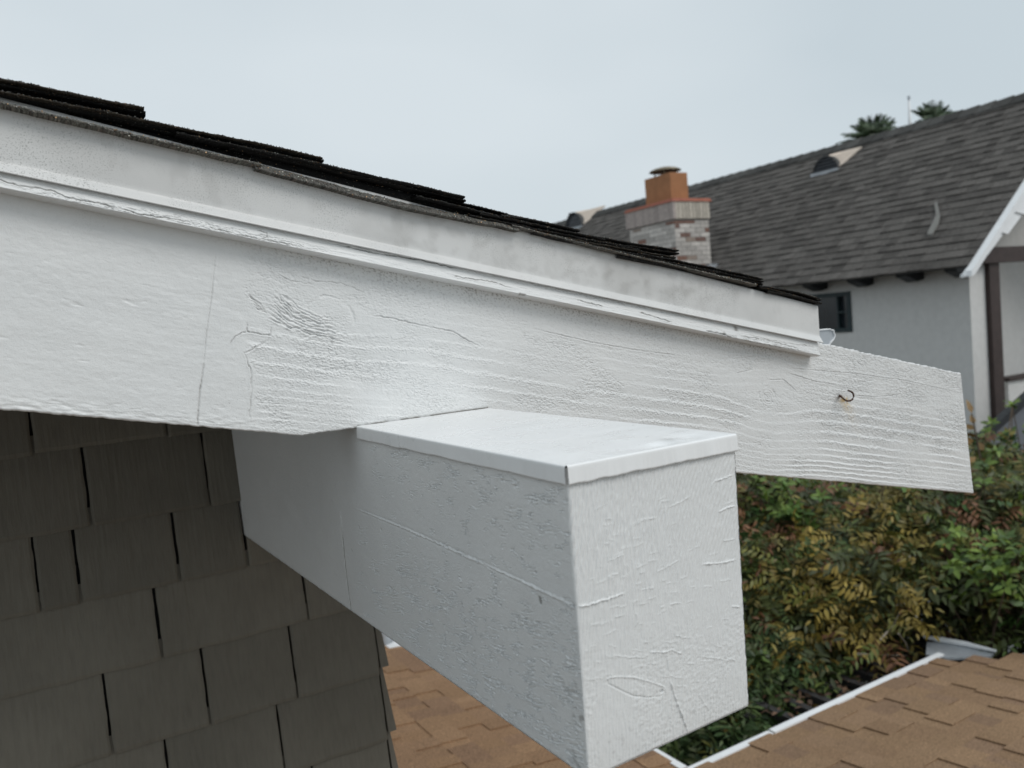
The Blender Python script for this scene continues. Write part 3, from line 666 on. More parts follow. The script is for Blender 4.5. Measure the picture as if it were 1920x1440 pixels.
# ---- gutter seen past the end of the rake
def gutter():
    y0 = .055
    Q = lambda a, b: (lambda p: (p[0], p[2]))(onY(1480+a/6., 480+b/6., y0))
    prof = [Q(300, 842), Q(470, 825), Q(502, 826), Q(512, 845), Q(508, 862), Q(520, 868), Q(520, 905), Q(505, 940), Q(470, 980), Q(455, 1010), Q(300, 1030)]
    th = .0016; mb = MB()
    for i in range(1, len(prof)-1):
        a, b = prof[i], prof[i+1] if i+1 < len(prof) else prof[i]
        d = np.array(b)-np.array(a); L_ = np.linalg.norm(d); nn = np.array([d[1], -d[0]])/L_*th
        P = [(a[0], a[1]), (b[0], b[1]), (b[0]+nn[0], b[1]+nn[1]), (a[0]+nn[0], a[1]+nn[1])]
        mb.prism(P, lambda x, z: (x, y0, z), lambda x, z: (x, 4.5, z))
    a, b = prof[0], prof[1]; mb.prism([(a[0], a[1]), (b[0], b[1]), (b[0], b[1]+th), (a[0], a[1]+th)], lambda x, z: (x, y0, z), lambda x, z: (x, y0+.012, z))
    g_ = mb.build('gutter', M['white_trim'], house)
    mb = MB(); mb.prism(prof, lambda x, z: (x, y0+.003, z), lambda x, z: (x, y0+.0045, z)); mb.build('gutter_end_cap', M['galv'], g_)
gutter()

# ---- battered shingle wall
def wall():
    tb = .0835; Wy = lambda z: WALL_Y+z*tb
    Z = [.09, -.047, -.176, -.297, -.4165, -.5525, -.678, -.803, -.93, -1.06, -1.19, -1.32, -1.45, -1.58, -1.71, -1.84, -1.97]
    J = {1: [-.56, -.312, -.109, .12], 2: [-.44, -.242, -.053, .1], 3: [-.50, -.329, -.271, -.117, -.001], 4: [-.62, -.40, -.160, .096], 5: [-.44, -.252, -.097, .059],
         6: [-.40, -.172, .020], 7: [-.38, -.25, .07]}
    mb = MB(); XR = .226
    def one(xa, xb, zt, zb, sd, warp=1.):
        n, m = max(5, int((xb-xa)/.004)), 26; u = np.linspace(0, 1, n); v = np.linspace(0, 1, m)
        U, Vv = np.meshgrid(u, v, indexing='ij'); x = xa+(xb-xa)*U; z = zt+(zb-zt)*Vv
        th = .0035+.0085*Vv
        cup = .0022*fbm(x*9+sd*3.1, z*2, 2, 600+sd)*warp
        gr = .0005*fbm(x*170+sd, z*5, 4, 610, .6)+.0008*fbm(x*30, z*3+sd, 2, 620)
        y = WALL_Y+z*tb-th-cup-gr
        zz = z+Vv**8*(.003*fbm(x*14, x*0+sd, 2, 630)+.0012*fbm(x*140, x*0+sd, 2, 640)+tilt[sd % 7]*(x-xa))
        xx = x+(U < .001)*.0015*fbm(z*30, z*0+sd, 3, 650)+(U > .999)*.0015*fbm(z*30+8, z*0+sd, 3, 651)
        ed = np.minimum(U*(xb-xa), (1-U)*(xb-xa)); y = y+.002*np.exp(-ed/.0015)+.0015*np.exp(-(1-Vv)*(zt-zb)/.0015)
        G = np.stack([xx, y, zz], -1); P = list(G.reshape(-1, 3)); f = [tuple(q) for q in gridf(n, m)]
        b = len(P)
        # rim back to the wall plane: bottom, left, right
        for rim in (G[:, -1], G[0, ::-1], G[-1, :]):
            b = len(P); k = len(rim); R2 = rim.copy(); R2[:, 1] = WALL_Y+rim[:, 2]*tb+.004
            P += list(rim)+list(R2); f += [(b+i, b+k+i, b+k+i+1, b+i+1) for i in range(k-1)]
        t = .86+.26*random.random(); mb.add(P, f, (.144*t, .134*t, .110*t))
    tilt = [0, .008, -.006, .004, -.01, .006, 0]; sd = 0
    for k in range(1, len(Z)):
        js = J.get(k)
        xs = [-1.9]; x = -1.9
        if js:
            while x < js[0]-.22: x += random.uniform(.12, .24); xs.append(min(x, js[0]-.09))
            xs += js
        else:
            while x < XR-.25: x += random.uniform(.1, .24); xs.append(x)
        xs.append(XR-.004)
        for i in range(len(xs)-1):
            g_ = random.uniform(.0026, .0062); a, b = xs[i]+g_/2, xs[i+1]-g_/2
            if b-a > .012: one(a, b, Z[k-1]+.03, Z[k]+random.uniform(-.0015, .0015), sd)
            sd += 1
        # return shingles of the side wall, seen edge-on at the corner
        for dz, t in ((0, .0135),):
            zt, zb = Z[k-1]+.02, Z[k]+.012
            P = [(XR-.003, Wy(zt)-.002, zt), (XR+.002, Wy(zt)-.002, zt), (XR+.002, 4.3, zt), (XR-.003, 4.3, zt)]
            B = [(XR-.003, Wy(zb)-.012, zb), (XR+t, Wy(zb)-.012, zb), (XR+t, 4.3, zb), (XR-.003, 4.3, zb)]
            mb.hexa([np.array(p) for p in B]+[np.array(p) for p in P], (.14, .128, .105))
    # sheathing behind, leaning with the wall
    mb.hexa([(-4., Wy(-2.4)+.0025, -2.4), (XR-.004, Wy(-2.4)+.0025, -2.4), (XR-.004, 4.3, -2.4), (-4., 4.3, -2.4), (-4., Wy(.3)+.0025, .25), (XR-.004, Wy(.3)+.0025, .14), (XR-.004, 4.3, .14), (-4., 4.3, .25)], (.012, .012, .011))
    mb.build('shingle_wall', M['cedar'], house)
    mb = MB(); mb.box((-4, .9, -5.2), (.1, 4.2, -2.4)); mb.build('lower_wall', M['stucco'], house)
wall()

# ================================================================== low building with the brown roof
ZE = -2.0; A_ = onZ(1302, 1457, ZE); B_ = onZ(1757, 1227, ZE); EX, EY = float(A_[0]), float(B_[1]-.03); SL = .13
low = thing('brown_roofed_wing', 'low building wing with brown laminated shingle roof and thin white drip edges below the beam', 'building', (1.0, .2, -5.2))
def low_roof():
    mb = MB(); XR = B_[0]
    pal = [(.266, .172, .102), (.258, .166, .098), (.276, .179, .107), (.250, .160, .096), (.262, .170, .104), (.232, .150, .096)]
    def p1(x, y): return ZE+SL*(EY-y)
    def p2(x, y): return ZE+SL*(EX-x)
    def p3(x, y): return ZE+SL*(XR-x)
    def tab(P, zf, h0, h1, c, dn):
        # P rectangle corners ordered: upslope pair first
        lo = [np.array([a, b, zf(a, b)-.004]) for a, b in P]
        up = [np.array([P[0][0], P[0][1], zf(*P[0])+h0]), np.array([P[1][0], P[1][1], zf(*P[1])+h0]), np.array([P[2][0], P[2][1], zf(*P[2])+h1]), np.array([P[3][0], P[3][1], zf(*P[3])+h1])]
        mb.hexa(lo+up, c)
    ex = .143
    # wing A: slopes down toward +Y (eave EY), x from valley to hip
    for k in range(26):
        yb = EY-k*ex; ya = yb-ex
        if yb < -1.9: break
        x = EX-(EY-yb)-.3+random.uniform(0, .2); xend = min(XR+(EY-yb)-.07, 6.5)
        while x < xend:
            w_ = random.choice([random.uniform(.05, .11), random.uniform(.09, .2)]); r = random.random() < .5; h = .0125 if r else .0045
            x2 = min(x+w_, xend); c = random.choice(pal); c = tuple(v*k_ for k_ in [random.uniform(.93, 1.07)] for v in c)
            tab([(x, ya), (x2, ya), (x2, yb), (x, yb)], p1, h-.0035, h, c, 1); x += w_
    # wing B: slopes down toward +X (eave EX), y beyond the valley
    for k in range(20):
        xb = EX-k*ex; xa = xb-ex
        y = EY-(EX-xb)-.25+random.uniform(0, .2); yend = 4.42
        while y < yend:
            w_ = random.choice([random.uniform(.05, .11), random.uniform(.09, .2)]); r = random.random() < .5; h = .0125 if r else .0045
            y2 = min(y+w_, yend); c = random.choice(pal); c = tuple(v*k_*f for k_ in [random.uniform(.93, 1.07)] for v, f in zip(c, (1.05, 1.0, .97)))
            tab([(xa, y2), (xa, y), (xb, y), (xb, y2)], p2, h-.0035, h, c, 1); y += w_
    # hip caps
    mb.build('roof', M['brownroof'], low)
    mb = MB(); mb.box((EX-2.6, -1.9, -5.2), (EX-.3, 4.35, ZE-.12)); mb.box((EX-.299, -1.9, -5.2), (XR-.3, EY-.3, ZE-.12)); mb.build('wall', M['stucco'], low)
    mb = MB(); mb.hexa([(EX-.05, -1.9, ZE-.10), (XR-.02, -1.9, ZE-.10), (XR-.02, EY-.02, ZE-.10), (EX-.05, EY-.02, ZE-.10), (EX-.05, -1.9, ZE-.013), (XR-.02, -1.9, ZE-.013), (XR-.02, EY-.02, ZE-.013), (EX-.05, EY-.02, ZE-.013)])
    mb.box((EX-2.6, -1.9, ZE-.10), (EX-.051, 4.4, ZE-.013)); mb.build('eave_board', M['dark_wood'], low)
    g_ = 1.0
    # drip edges: thin rounded white metal nosing, in two lengths with a butt joint
    def nose(name, a, b):
        mb = MB(); d = np.array(b)-np.array(a); d = d/np.linalg.norm(d); n = np.array([-d[1], d[0], 0])
        prof = [(-.030, .0125), (.004, .0125), (.012, .010), (.0135, .002), (.0125, -.045), (.009, -.047), (.004, -.01), (-.030, .003)]
        mb.prism(prof, lambda p, z: np.array(a)+n*p+np.array([0, 0, z]), lambda p, z: np.array(b)+n*p+np.array([0, 0, z])); mb.build(name, M['white_trim'], low)
    jx = onZ(1452, 1379, ZE)[0]
    nose('drip_edge', (EX+.014, EY+.014, ZE), (jx-.006, EY+.014, ZE)); nose('drip_edge', (jx+.006, EY+.015, ZE+.003), (XR, EY+.015, ZE+.003)); nose('drip_edge', (EX+.014, 4.42, ZE), (EX+.014, EY+.03, ZE))
    # galvanised corner flashing beyond the hip
    mb = MB(); P = [onZ(1738, 1205, ZE-.02), onZ(1765, 1204, ZE-.02), onZ(1812, 1210, ZE-.02), onZ(1868, 1221, ZE-.02), onZ(1858, 1232, ZE-.02), onZ(1770, 1235, ZE-.02), onZ(1736, 1228, ZE-.02)]
    mb.prism([tuple(p[:2]) for p in P], lambda x, y: (x, y, ZE-.03), lambda x, y: (x, y, ZE-.016))
    cf = mb.build('corner_flashing', M['galv'], low)
    mb = MB(); mb.tube([onZ(1732, 1194, ZE), onZ(1762, 1199, ZE), onZ(1812, 1208, ZE), onZ(1868, 1221, ZE)], [.008, .017, .017, .008], 8); mb.build('rolled_edge', M['white_trim'], cf)
low_roof()
# pale debris / pipe flashing at the far end of the wing roof
def vent_boot():
    t = thing('pipe_flashing', 'small pale pipe flashing on the brown roof behind the taupe wall corner', 'roof vent', (1.62, 4.2, -1.94))
    mb = MB(); mb.tube([(1.62, 4.2, -1.95), (1.62, 4.2, -1.85), (1.62, 4.2, -1.76)], [.09, .05, .045], 14); mb.build('boot', M['galv'], t, True)
    mb = MB(); mb.box((1.47, 4.05, -1.945), (1.77, 4.35, -1.93)); mb.build('base_plate', M['white_trim'], t)
vent_boot()

# ================================================================== neighbour's house
dN = ray(55, 691); dN /= np.linalg.norm(dN)
hN = np.cross(dN, [0, 0, 1.]); hN /= np.linalg.norm(hN); vN = np.cross(hN, dN)
O_ = onX(1812, 496, 9.0)
def T(a, h, v): return O_+a*dN+h*hN+v*vN
def loc(p): d = np.asarray(p)-O_; return np.array([d@dN, d@hN, d@vN])
def onH(px, py, h): return loc(hit(px, py, hN, hN@O_+h))
def onA(px, py, a): return loc(hit(px, py, dN, dN@O_+a))
K_ = onA(1920, 330, 0); RS = K_[2]/K_[1]
nR = -RS*hN+vN
def onR(px, py, lift=0): return loc(hit(px, py, nR, nR@(O_+vN*lift)))
rp = onR(1300, 350); RH = float(np.mean([onR(1300, 350)[1], onR(1600, 267)[1], onR(1900, 186)[1]]))
nb = thing('stucco_house', 'pale stucco house with steep grey shingle roof, brick chimney and half-round vents', 'house', tuple(np.array([O_[0]+3, O_[1]+8, -5.2])))
AL = 19.
def nb_roof():
    mb = MB(); sl = math.hypot(1, RS); u = np.array([0, 1/sl, RS/sl]); nn = np.array([0, -RS/sl, 1/sl])
    tot = RH*sl; ex = .143; k = 0; pal = [.078, .088, .092, .066, .098]
    while k*ex < tot:
        s0 = k*ex-(.02 if k == 0 else 0); s1 = min((k+1)*ex+.01, tot); a = -.02+random.uniform(-.2, 0)
        while a < AL:
            w_ = random.uniform(.09, .25); h = random.choice([.010, .019]); c = 1.15*random.choice(pal)*random.uniform(.9, 1.1); a0 = max(a, -.03); a1 = a+w_
            if a1 > a0+.01:
                P = []
                for (aa, s, hh) in ((a0, s0, -.01), (a1, s0, -.01), (a1, s1, -.01), (a0, s1, -.01), (a0, s0, h), (a1, s0, h), (a1, s1, .001), (a0, s1, .001)):
                    q = u*s+nn*hh; P.append(T(aa, q[1], q[2]))
                mb.hexa(P, (c*1.06, c*.98, c*.91))
            a = a1
        k += 1
    # deck
    P = [T(-.01, 0, -.03), T(AL, 0, -.03), T(AL, RH, RH*RS-.03), T(-.01, RH, RH*RS-.03), T(-.01, 0.0, -.006), T(AL, 0, -.006), T(AL, RH, RH*RS-.006), T(-.01, RH, RH*RS-.006)]
    mb.hexa(P, (.05, .05, .05))
    # far slope
    P = [T(-.01, RH, RH*RS-.05), T(AL, RH, RH*RS-.05), T(AL, 2*RH, -.05), T(-.01, 2*RH, -.05), T(-.01, RH, RH*RS), T(AL, RH, RH*RS), T(AL, 2*RH, 0), T(-.01, 2*RH, 0)]
    mb.hexa(P, (.08, .08, .075))
    r_ = mb.build('roof', M['greyroof'], nb)
    mb = MB(); a = -.05
    while a < AL:
        c = random.uniform(.055, .10)
        for sgn in (-1, 1):
            mb.hexa([T(a, RH, RH*RS+.0), T(a+.3, RH, RH*RS-.0), T(a+.3, RH+sgn*.15, RH*RS-.15*RS), T(a, RH+sgn*.15, RH*RS-.15*RS), T(a, RH, RH*RS+.05), T(a+.3, RH, RH*RS+.03), T(a+.3, RH+sgn*.15, RH*RS-.15*RS+.03), T(a, RH+sgn*.15, RH*RS-.15*RS+.045)], (c, c*.98, c*.93))
        a += .24
    mb.build('ridge_cap', M['greyroof'], r_)
    # patch of light sealant on the roof (pipe flashing streak)
    mb = MB(); q = [onR(1752, 382, .03), onR(1757, 380, .03), onR(1763, 405, .03), onR(1760, 420, .03), onR(1748, 440, .03), onR(1738, 440, .03), onR(1750, 415, .03), onR(1755, 404, .03)]
    mb.prism([tuple(p) for p in q], lambda a, h, v: T(a, h, v-.01), lambda a, h, v: T(a, h, v+.012)); mb.build('sealant_patch', M['roofpatch'], r_)
M['roofpatch'] = simple('grey_sealant', (.20, .195, .18), .7, 12, .1)
nb_roof()
def nb_walls():
    HW = .38; cw = onH(1819, 560, HW); a0 = cw[0]; gw = RH*2-HW
    mb = MB(); W0 = -5.5-O_[2]+.3
    # eave wall (with the window cut out), gable wall pillar
    w0 = onH(1534, 556, HW); w1 = onH(1599, 622, HW); wa0, wa1 = w1[0], onH(1528, 590, HW)[0]+.35; wv0, wv1 = onH(1599, 622, HW)[2], onH(1594, 546, HW)[2]
    t = .18; top = HW*RS-.03
    for (x0, x1, z0, z1) in ((a0, wa0, W0, top), (wa0, wa1, W0, wv0), (wa0, wa1, wv1, top), (wa1, AL-.3, W0, top)):
        mb.box((x0, HW, z0), (x1, HW+t, z1), T=T)
    p0 = onA(1850, 600, a0)[1]
    mb.prism([(HW+t+.001, W0), (p0, W0), (p0, p0*RS-.12), (HW+t+.001, (HW+t)*RS-.12)], lambda h, v: T(a0, h, v), lambda h, v: T(a0+.22, h, v))
    back = a0+1.3
    mb.prism([(p0-.2, W0), (gw, W0), (gw, .3), (RH, RH*RS-.15), (p0-.2, (p0-.2)*RS-.12)], lambda h, v: T(back, h, v), lambda h, v: T(back+.15, h, v))
    mb.box((a0+.221, p0-.12, W0), (back-.001, p0-.02, (p0-.12)*RS-.1), T=T)
    mb.build('wall', M['stucco'], nb)
    # gable infill above the porch beam
    Ain = onA(1860, 466, a0-.02); Bin = onA(1920, 404, a0-.02); s = (Bin[2]-Ain[2])/(Bin[1]-Ain[1]); zt = onA(1880, 462, a0)[2]
    mb = MB(); hh = 2.4
    hx = [Ain[1]+i*.3 for i in range(0, 8)]
    mb.prism([(Ain[1]-.02, zt), (hx[-1], zt)]+[(h, min(zt+.02+s*(h-Ain[1]), h*RS-.14)) for h in hx[::-1]], lambda h, v: T(a0+.05, h, v), lambda h, v: T(a0+.2, h, v))
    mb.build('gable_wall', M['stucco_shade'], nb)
    # white lapped boards following the rake
    mb = MB(); e0 = onA(1803, 517, -.03); e1 = onA(1812, 497, -.03)
    hs = [.0, .12]
    Lz = [onA(x, y, -.03)[2] for x, y in ((1804, 517), (1826, 477), (1852, 437), (1880, 400), (1905, 361))]
    Lz += [Lz[-1]+.27*i for i in range(1, 8)]
    Ai2 = onA(1860, 466, -.05); Bi2 = onA(1920, 404, -.05); s2 = (Bi2[2]-Ai2[2])/(Bi2[1]-Ai2[1])
    inner = lambda v: Ai2[1]+(v-Ai2[2])/s2
    outer = lambda v: v/RS-.0
    wd = lambda v: max(outer(v)+.05, inner(v))
    lowp = Lz[0]
    for i in range(len(Lz)-1):
        z0, z1 = Lz[i], Lz[i+1]
        n = 8; bot = []; 
        ho0, ho1 = outer(z0)+.03, outer(z1); hi0, hi1 = (wd(z0), wd(z1)) if i else (outer(z0)+.02, onA(1848, 476, -.03)[1])
        for j in range(n+1):
            f = j/n; bot.append((ho0+(hi0-ho0)*f, z0+.018*math.sin(f*math.pi*1.5)))
        poly = bot+[(hi1, z1+.02), (ho1+.05, z1+.02), (ho1+.03, z1-.02)]
        mb.prism(poly, lambda h, v, z0=z0, z1=z1: T(-.03-.024*(1-(v-z0)/(z1-z0+.03)), h, v), lambda h, v: T(.0, h, v))
    st = [(-.10, -.10*RS-.055), (-.085, -.085*RS-.002), (RH, RH*RS-.002), (RH+.0, RH*RS-.09), (-.03, -.03*RS-.09)]
    mb.prism(st, lambda h, v: T(-.115, h, v), lambda h, v: T(-.031, h, v))
    mb.build('rake_trim', M['white_trim'], nb)
    # rafter tails
    for px, py in ((1520, 546), (1604, 532), (1697, 519), (1789, 506)):
        c = onH(px, py, .12)
        mb = MB(); w_ = .075
        mb.prism([(.02, .0), (.40, .38*RS-.03), (.40, -.10), (.26, -.13), (.06, -.06)], lambda h, v: T(c[0]-w_, h, v), lambda h, v: T(c[0]+w_, h, v)); mb.build('rafter_tail', M['black_wood'], nb)
    # window
    mb = MB(); f = .055; h0 = HW-.02
    for (x0, x1, z0, z1) in ((wa0, wa1, wv0, wv0+f), (wa0, wa1, wv1-f, wv1), (wa0, wa0+f, wv0+f, wv1-f), (wa1-f, wa1, wv0+f, wv1-f), ((wa0+.20), (wa0+.225), wv0+f, wv1-f), (wa0+f, wa0+.20, (wv0+wv1)/2-.012, (wv0+wv1)/2+.012)):
        mb.box((x0, h0, z0), (x1, h0+.06, z1), T=T)
    wf = mb.build('window', M['teal'], nb)
    mb = MB(); mb.box((wa0+.02, HW+.045, wv0+.02), (wa1-.02, HW+.055, wv1-.02), T=T); mb.build('pane', M['glass'], wf)
    # porch post and beam
    q0 = onA(1848, 620, a0-.06)[1]; q1 = onA(1879, 620, a0-.06)[1]; zt = onA(1880, 463, a0-.06)[2]; zb = onA(1880, 492, a0-.06)[2]
    mb = MB(); zf = onA(1868, 784, a0-.06)[2]
    mb.box((a0-.06, p0+.001, zf-.3), (a0+.1, q1, zb), T=T); mb.build('porch_post', M['dark_wood'], nb)
    mb = MB(); mb.box((a0-.10, q0-.03, zb+.001), (a0+.049, q0+3, zt), T=T); mb.build('porch_beam', M['dark_wood'], nb)
    # low balcony wall with a brown cap
    b0_ = onA(1890, 715, back-.3); mb = MB(); mb.box((back-.3, b0_[1], b0_[2]-1.2), (back-.18, b0_[1]+2.5, b0_[2]-.001), T=T); mb.build('balcony_wall', M['stucco'], nb)
    mb = MB(); mb.box((back-.34, b0_[1]-.03, b0_[2]), (back-.14, b0_[1]+2.5, b0_[2]+.05), T=T); mb.build('balcony_rail', M['dark_wood'], nb)
    return a0
A0 = nb_walls()
def vents():
    for (pl, pr, base_y0, base_y1, nm) in (((1525, 328), (1574, 314), 0, 0, 0), ((1062, 430), (1092, 424), 0, 0, 1)):
        L0 = onR(*pl); R0 = onR(*pr); a_far, a_near = L0[0], R0[0]; ac = (a_far+a_near)/2; ra = abs(a_far-a_near)/2; h0, v0 = (L0[1]+R0[1])/2, (L0[2]+R0[2])/2
        ra = min(ra, .42); Hh = ra*1.0; mb = MB(); n = 14; hf = h0-.02
        arc = [(ac+ra*math.cos(t), v0+Hh*math.sin(t)) for t in np.linspace(0, math.pi, n)]
        # half-round hood running back into the roof
        V = []; Fc = []
        for a, v in arc:
            hb = max(hf+.02, v/RS+.02); V += [T(a, hf, v), T(a, hb, v), T(a, hf, v+.03) if 0 else T(a, hf, v-.025)]
        for i in range(n-1): Fc += [(3*i, 3*i+3, 3*i+4, 3*i+1), (3*i, 3*i+2, 3*i+5, 3*i+3)]
        mb.add(V, Fc); v_ = mb.build('roof_vent', M['greyroof'], nb)
        v_.data.attributes['tint'].data.foreach_set('color', np.tile((.10, .10, .10, 1), len(V)).astype(np.float32))
        # dark louvred mouth
        mb = MB(); mb.prism(arc, lambda a, v: T(a, hf+.06, v), lambda a, v: T(a, hf+.08, v)); 
        mb.build('opening', M['glass'], v_)
        mb = MB()
        for j in range(1, 5):
            v = v0+Hh*j/5; w_ = ra*math.sqrt(max(0, 1-(j/5)**2))*.97
            mb.hexa([T(ac-w_, hf+.01, v-.03), T(ac+w_, hf+.01, v-.03), T(ac+w_, hf+.05, v), T(ac-w_, hf+.05, v), T(ac-w_, hf+.01, v-.02), T(ac+w_, hf+.01, v-.02), T(ac+w_, hf+.05, v+.01), T(ac-w_, hf+.05, v+.01)])
        mb.build('louvre', M['slate'], v_)
        mb = MB(); mb.box((ac-ra*1.1, hf-.05, v0-.055), (ac+ra*1.05, hf+.05, v0), T=T); mb.build('sill', M['galv'], v_)
        # cream flared cheek on the near side
        mb = MB(); vt = v0+Hh
        q = [(ac-ra*.35, hf+.0, vt*.0+v0+Hh*.97), (ac-ra*1.0, hf+.03, v0+Hh*.15), (ac-ra*1.15, v0/RS+.03, v0+.05), (ac-ra*1.75, (vt)/RS+.03, vt+.06), (ac-ra*.4, vt/RS-.05, vt+.05)]
        mb.add([T(*p) for p in q]+[T(p[0], p[1]+.02, p[2]-.02) for p in q], [(0, 1, 2, 3, 4), (9, 8, 7, 6, 5)]+[(i, (i+1) % 5, 5+(i+1) % 5, 5+i) for i in range(5)])
        mb.build('cheek', M['vent'], v_)
vents()
def chimney():
    # stands on the near slope; right face looks along -a, left face along -h
    bs_ = onR(1336, 500); ac = bs_[0]; fr = onA(1262, 378, ac); hc, vt = fr[1], fr[2]      # near corner edge between the two visible faces (top)
    a1 = onH(1178, 402, hc)[0]; h1 = onA(1326, 372, ac)[1]; zb = min(hc*RS-.9, -1.6)
    c_ = mb = MB(); ap = .0
    W = a1-ac; Wh = h1-hc; cap_h = vt-onH(1266, 410, hc)[2]
    # brick by brick: courses on the two seen faces; corbelled soldier course on top
    bh, bl = .072, .21
    def brickface(fn, width, z0, z1, proud):
        k = 0; z = z0
        while z < z1-.01:
            zz = min(z+bh, z1); u = -bl/2*(k % 2)
            while u < width:
                u0, u1 = max(u, 0), min(u+bl, width)
                if u1-u0 > .02:
                    r = random.random(); g_ = random.uniform(.40, .62); c = (g_*1.02, g_*.96, g_*.90) if r > .2 else random.choice([(.20, .13, .11), (.24, .14, .11), (.33, .27, .23)])
                    fn(u0, u1-.010, z, zz-.010, proud+random.uniform(0, .004), c)
                u += bl
            z += bh; k += 1
    def fleft(u0, u1, z0, z1, d, c): mb.box((ac+u0, hc-d, z0), (ac+u1, hc+.02, z1), c, T)
    def fnear(u0, u1, z0, z1, d, c): mb.box((ac-d, hc+u0, z0), (ac+.02, hc+u1, z1), c, T)
    zc = vt-cap_h
    brickface(fleft, W, zb, zc-.02, .0); brickface(fnear, Wh, zb, zc-.02, .0)
    mb.box((ac+.006, hc+.006, zb), (ac+W, hc+Wh, vt-.002), (.36, .34, .32), T)
    d = .035; u = 0
    while u < W+d:
        g_ = random.uniform(.36, .46); mb.box((ac-d+u, hc-d, zc), (ac-d+min(u+.062, W+2*d), hc+.01, vt), (g_*1.04, g_*.90, g_*.84), T); u += .072
    u = .04
    while u < Wh+d:
        g_ = random.uniform(.42, .54); mb.box((ac-d, hc-d+u, zc), (ac+.01, hc-d+min(u+.062, Wh+2*d), vt), (g_*1.02, g_*.93, g_*.80), T); u += .072
    ch = mb.build('chimney', M['brick'], nb)
    mb = MB(); mb.hexa([T(ac-.05, hc-.05, vt), T(ac+W+.05, hc-.05, vt), T(ac+W+.05, hc+Wh+.05, vt), T(ac-.05, hc+Wh+.05, vt), T(ac-.03, hc-.03, vt+.05), T(ac+W+.03, hc-.03, vt+.05), T(ac+W+.03, hc+Wh+.03, vt+.05), T(ac-.03, hc+Wh+.03, vt+.05)]); mb.build('crown', M['redcap'], ch)
    f0 = onH(1258, 355, hc+.16); fa = f0[0]; ft = onH(1255, 323, hc+.16)[2]; fb = vt+.051; fa1 = onH(1208, 330, hc+.16)[0]; fh = onA(1288, 325, fa)[1]
    mb = MB(); tk = .03; 
    for (x0, x1, y0, y1) in ((fa, fa1, hc+.16, hc+.16+tk), (fa, fa1, fh-tk, fh), (fa, fa+tk, hc+.16+tk, fh-tk), (fa1-tk, fa1, hc+.16+tk, fh-tk)): mb.box((x0, y0, fb), (x1, y1, ft), T=T)
    fl = mb.build('flue', M['clay'], ch)
    am, hm = (fa+fa1)/2, (hc+.16+fh)/2; mb = MB(); rr = .26; n = 20; V = []; Fc = []
    for j, (r, z) in enumerate(((rr, .075), (rr*.98, .088), (rr*.75, .118), (rr*.4, .14), (.02, .148), (.02, .12), (rr*.9, .07))):
        V += [T(am+r*math.cos(t), hm+r*math.sin(t), ft+z) for t in np.linspace(0, 2*math.pi, n, endpoint=False)]
    for j in range(6): Fc += [(j*n+i, j*n+(i+1) % n, (j+1)*n+(i+1) % n, (j+1)*n+i) for i in range(n)]
    Fc += [tuple(6*n+i for i in range(n))[::-1]]
    mb.add(V, Fc)
    for t in range(4):
        q = math.pi/4+t*math.pi/2; mb.tube([T(am+.17*math.cos(q), hm+.17*math.sin(q), ft-.01), T(am+.17*math.cos(q), hm+.17*math.sin(q), ft+.085)], .012, 6)
    mb.build('chimney_cap', M['bronze'], ch)
    # light flashing at the chimney foot
    mb = MB(); p = (ac-.03, hc+Wh, (hc+Wh)*RS); mb.box((ac-.10, hc+Wh*.80, (hc+Wh*.80)*RS-.02), (ac-.01, hc+Wh+.06, (hc+Wh)*RS+.05), T=T); mb.build('flashing', M['galv'], ch)
chimney()
# small pipe on the far ridge
mb = MB(); q = onR(1070, 412); mb.tube([T(q[0], q[1], q[2]-.1), T(q[0], q[1], q[2]+.16)], .045, 10); mb.build('vent_pipe', M['slate'], nb)

# lower slate roofed porch at the right edge
porch = thing('dark_roofed_porch', 'dark slate porch roof with black edge below the brown post at the right', 'porch', tuple(T(-.9, .9, -5.5)))
mb = MB()
ap = -1.0; P0 = onA(1842, 816, ap); P1 = onA(1920, 746, ap); s = (P1[2]-P0[2])/(P1[1]-P0[1])
far = lambda h: P0[2]+s*(h-P0[1])
h0, h1 = P0[1], P0[1]+3
mb.hexa([T(ap, h0, far(h0)-.10), T(ap-2.2, h0, far(h0)-.95), T(ap-2.2, h1, far(h1)-.95), T(ap, h1, far(h1)-.10), T(ap, h0, far(h0)-.05), T(ap-2.2, h0, far(h0)-.9), T(ap-2.2, h1, far(h1)-.9), T(ap, h1, far(h1)-.05)])
mb.build('roof', M['slate'], porch)
mb = MB(); mb.prism([(h0-.03, far(h0)-.10), (h1, far(h1)-.10), (h1, far(h1)+.03), (h0-.03, far(h0)+.0)], lambda h, v: T(ap-.03, h, v), lambda h, v: T(ap+.05, h, v)); mb.build('edge_board', M['black_wood'], porch)
mb = MB()
for k in range(1, 5): mb.box((ap-.30*k-.02, h0, 0), (ap-.30*k+.01, h1, 0), T=lambda a, h, v: T(a, h, far(h)-.045-.386*(-(a-ap))*1.0+.01+v))
mb = MB(); mb.box((ap-2.0, h0+.2, -5.5), (ap-.02, h1, far(h0)-1.2), T=T); mb.build('wall', M['white_trim'], porch)

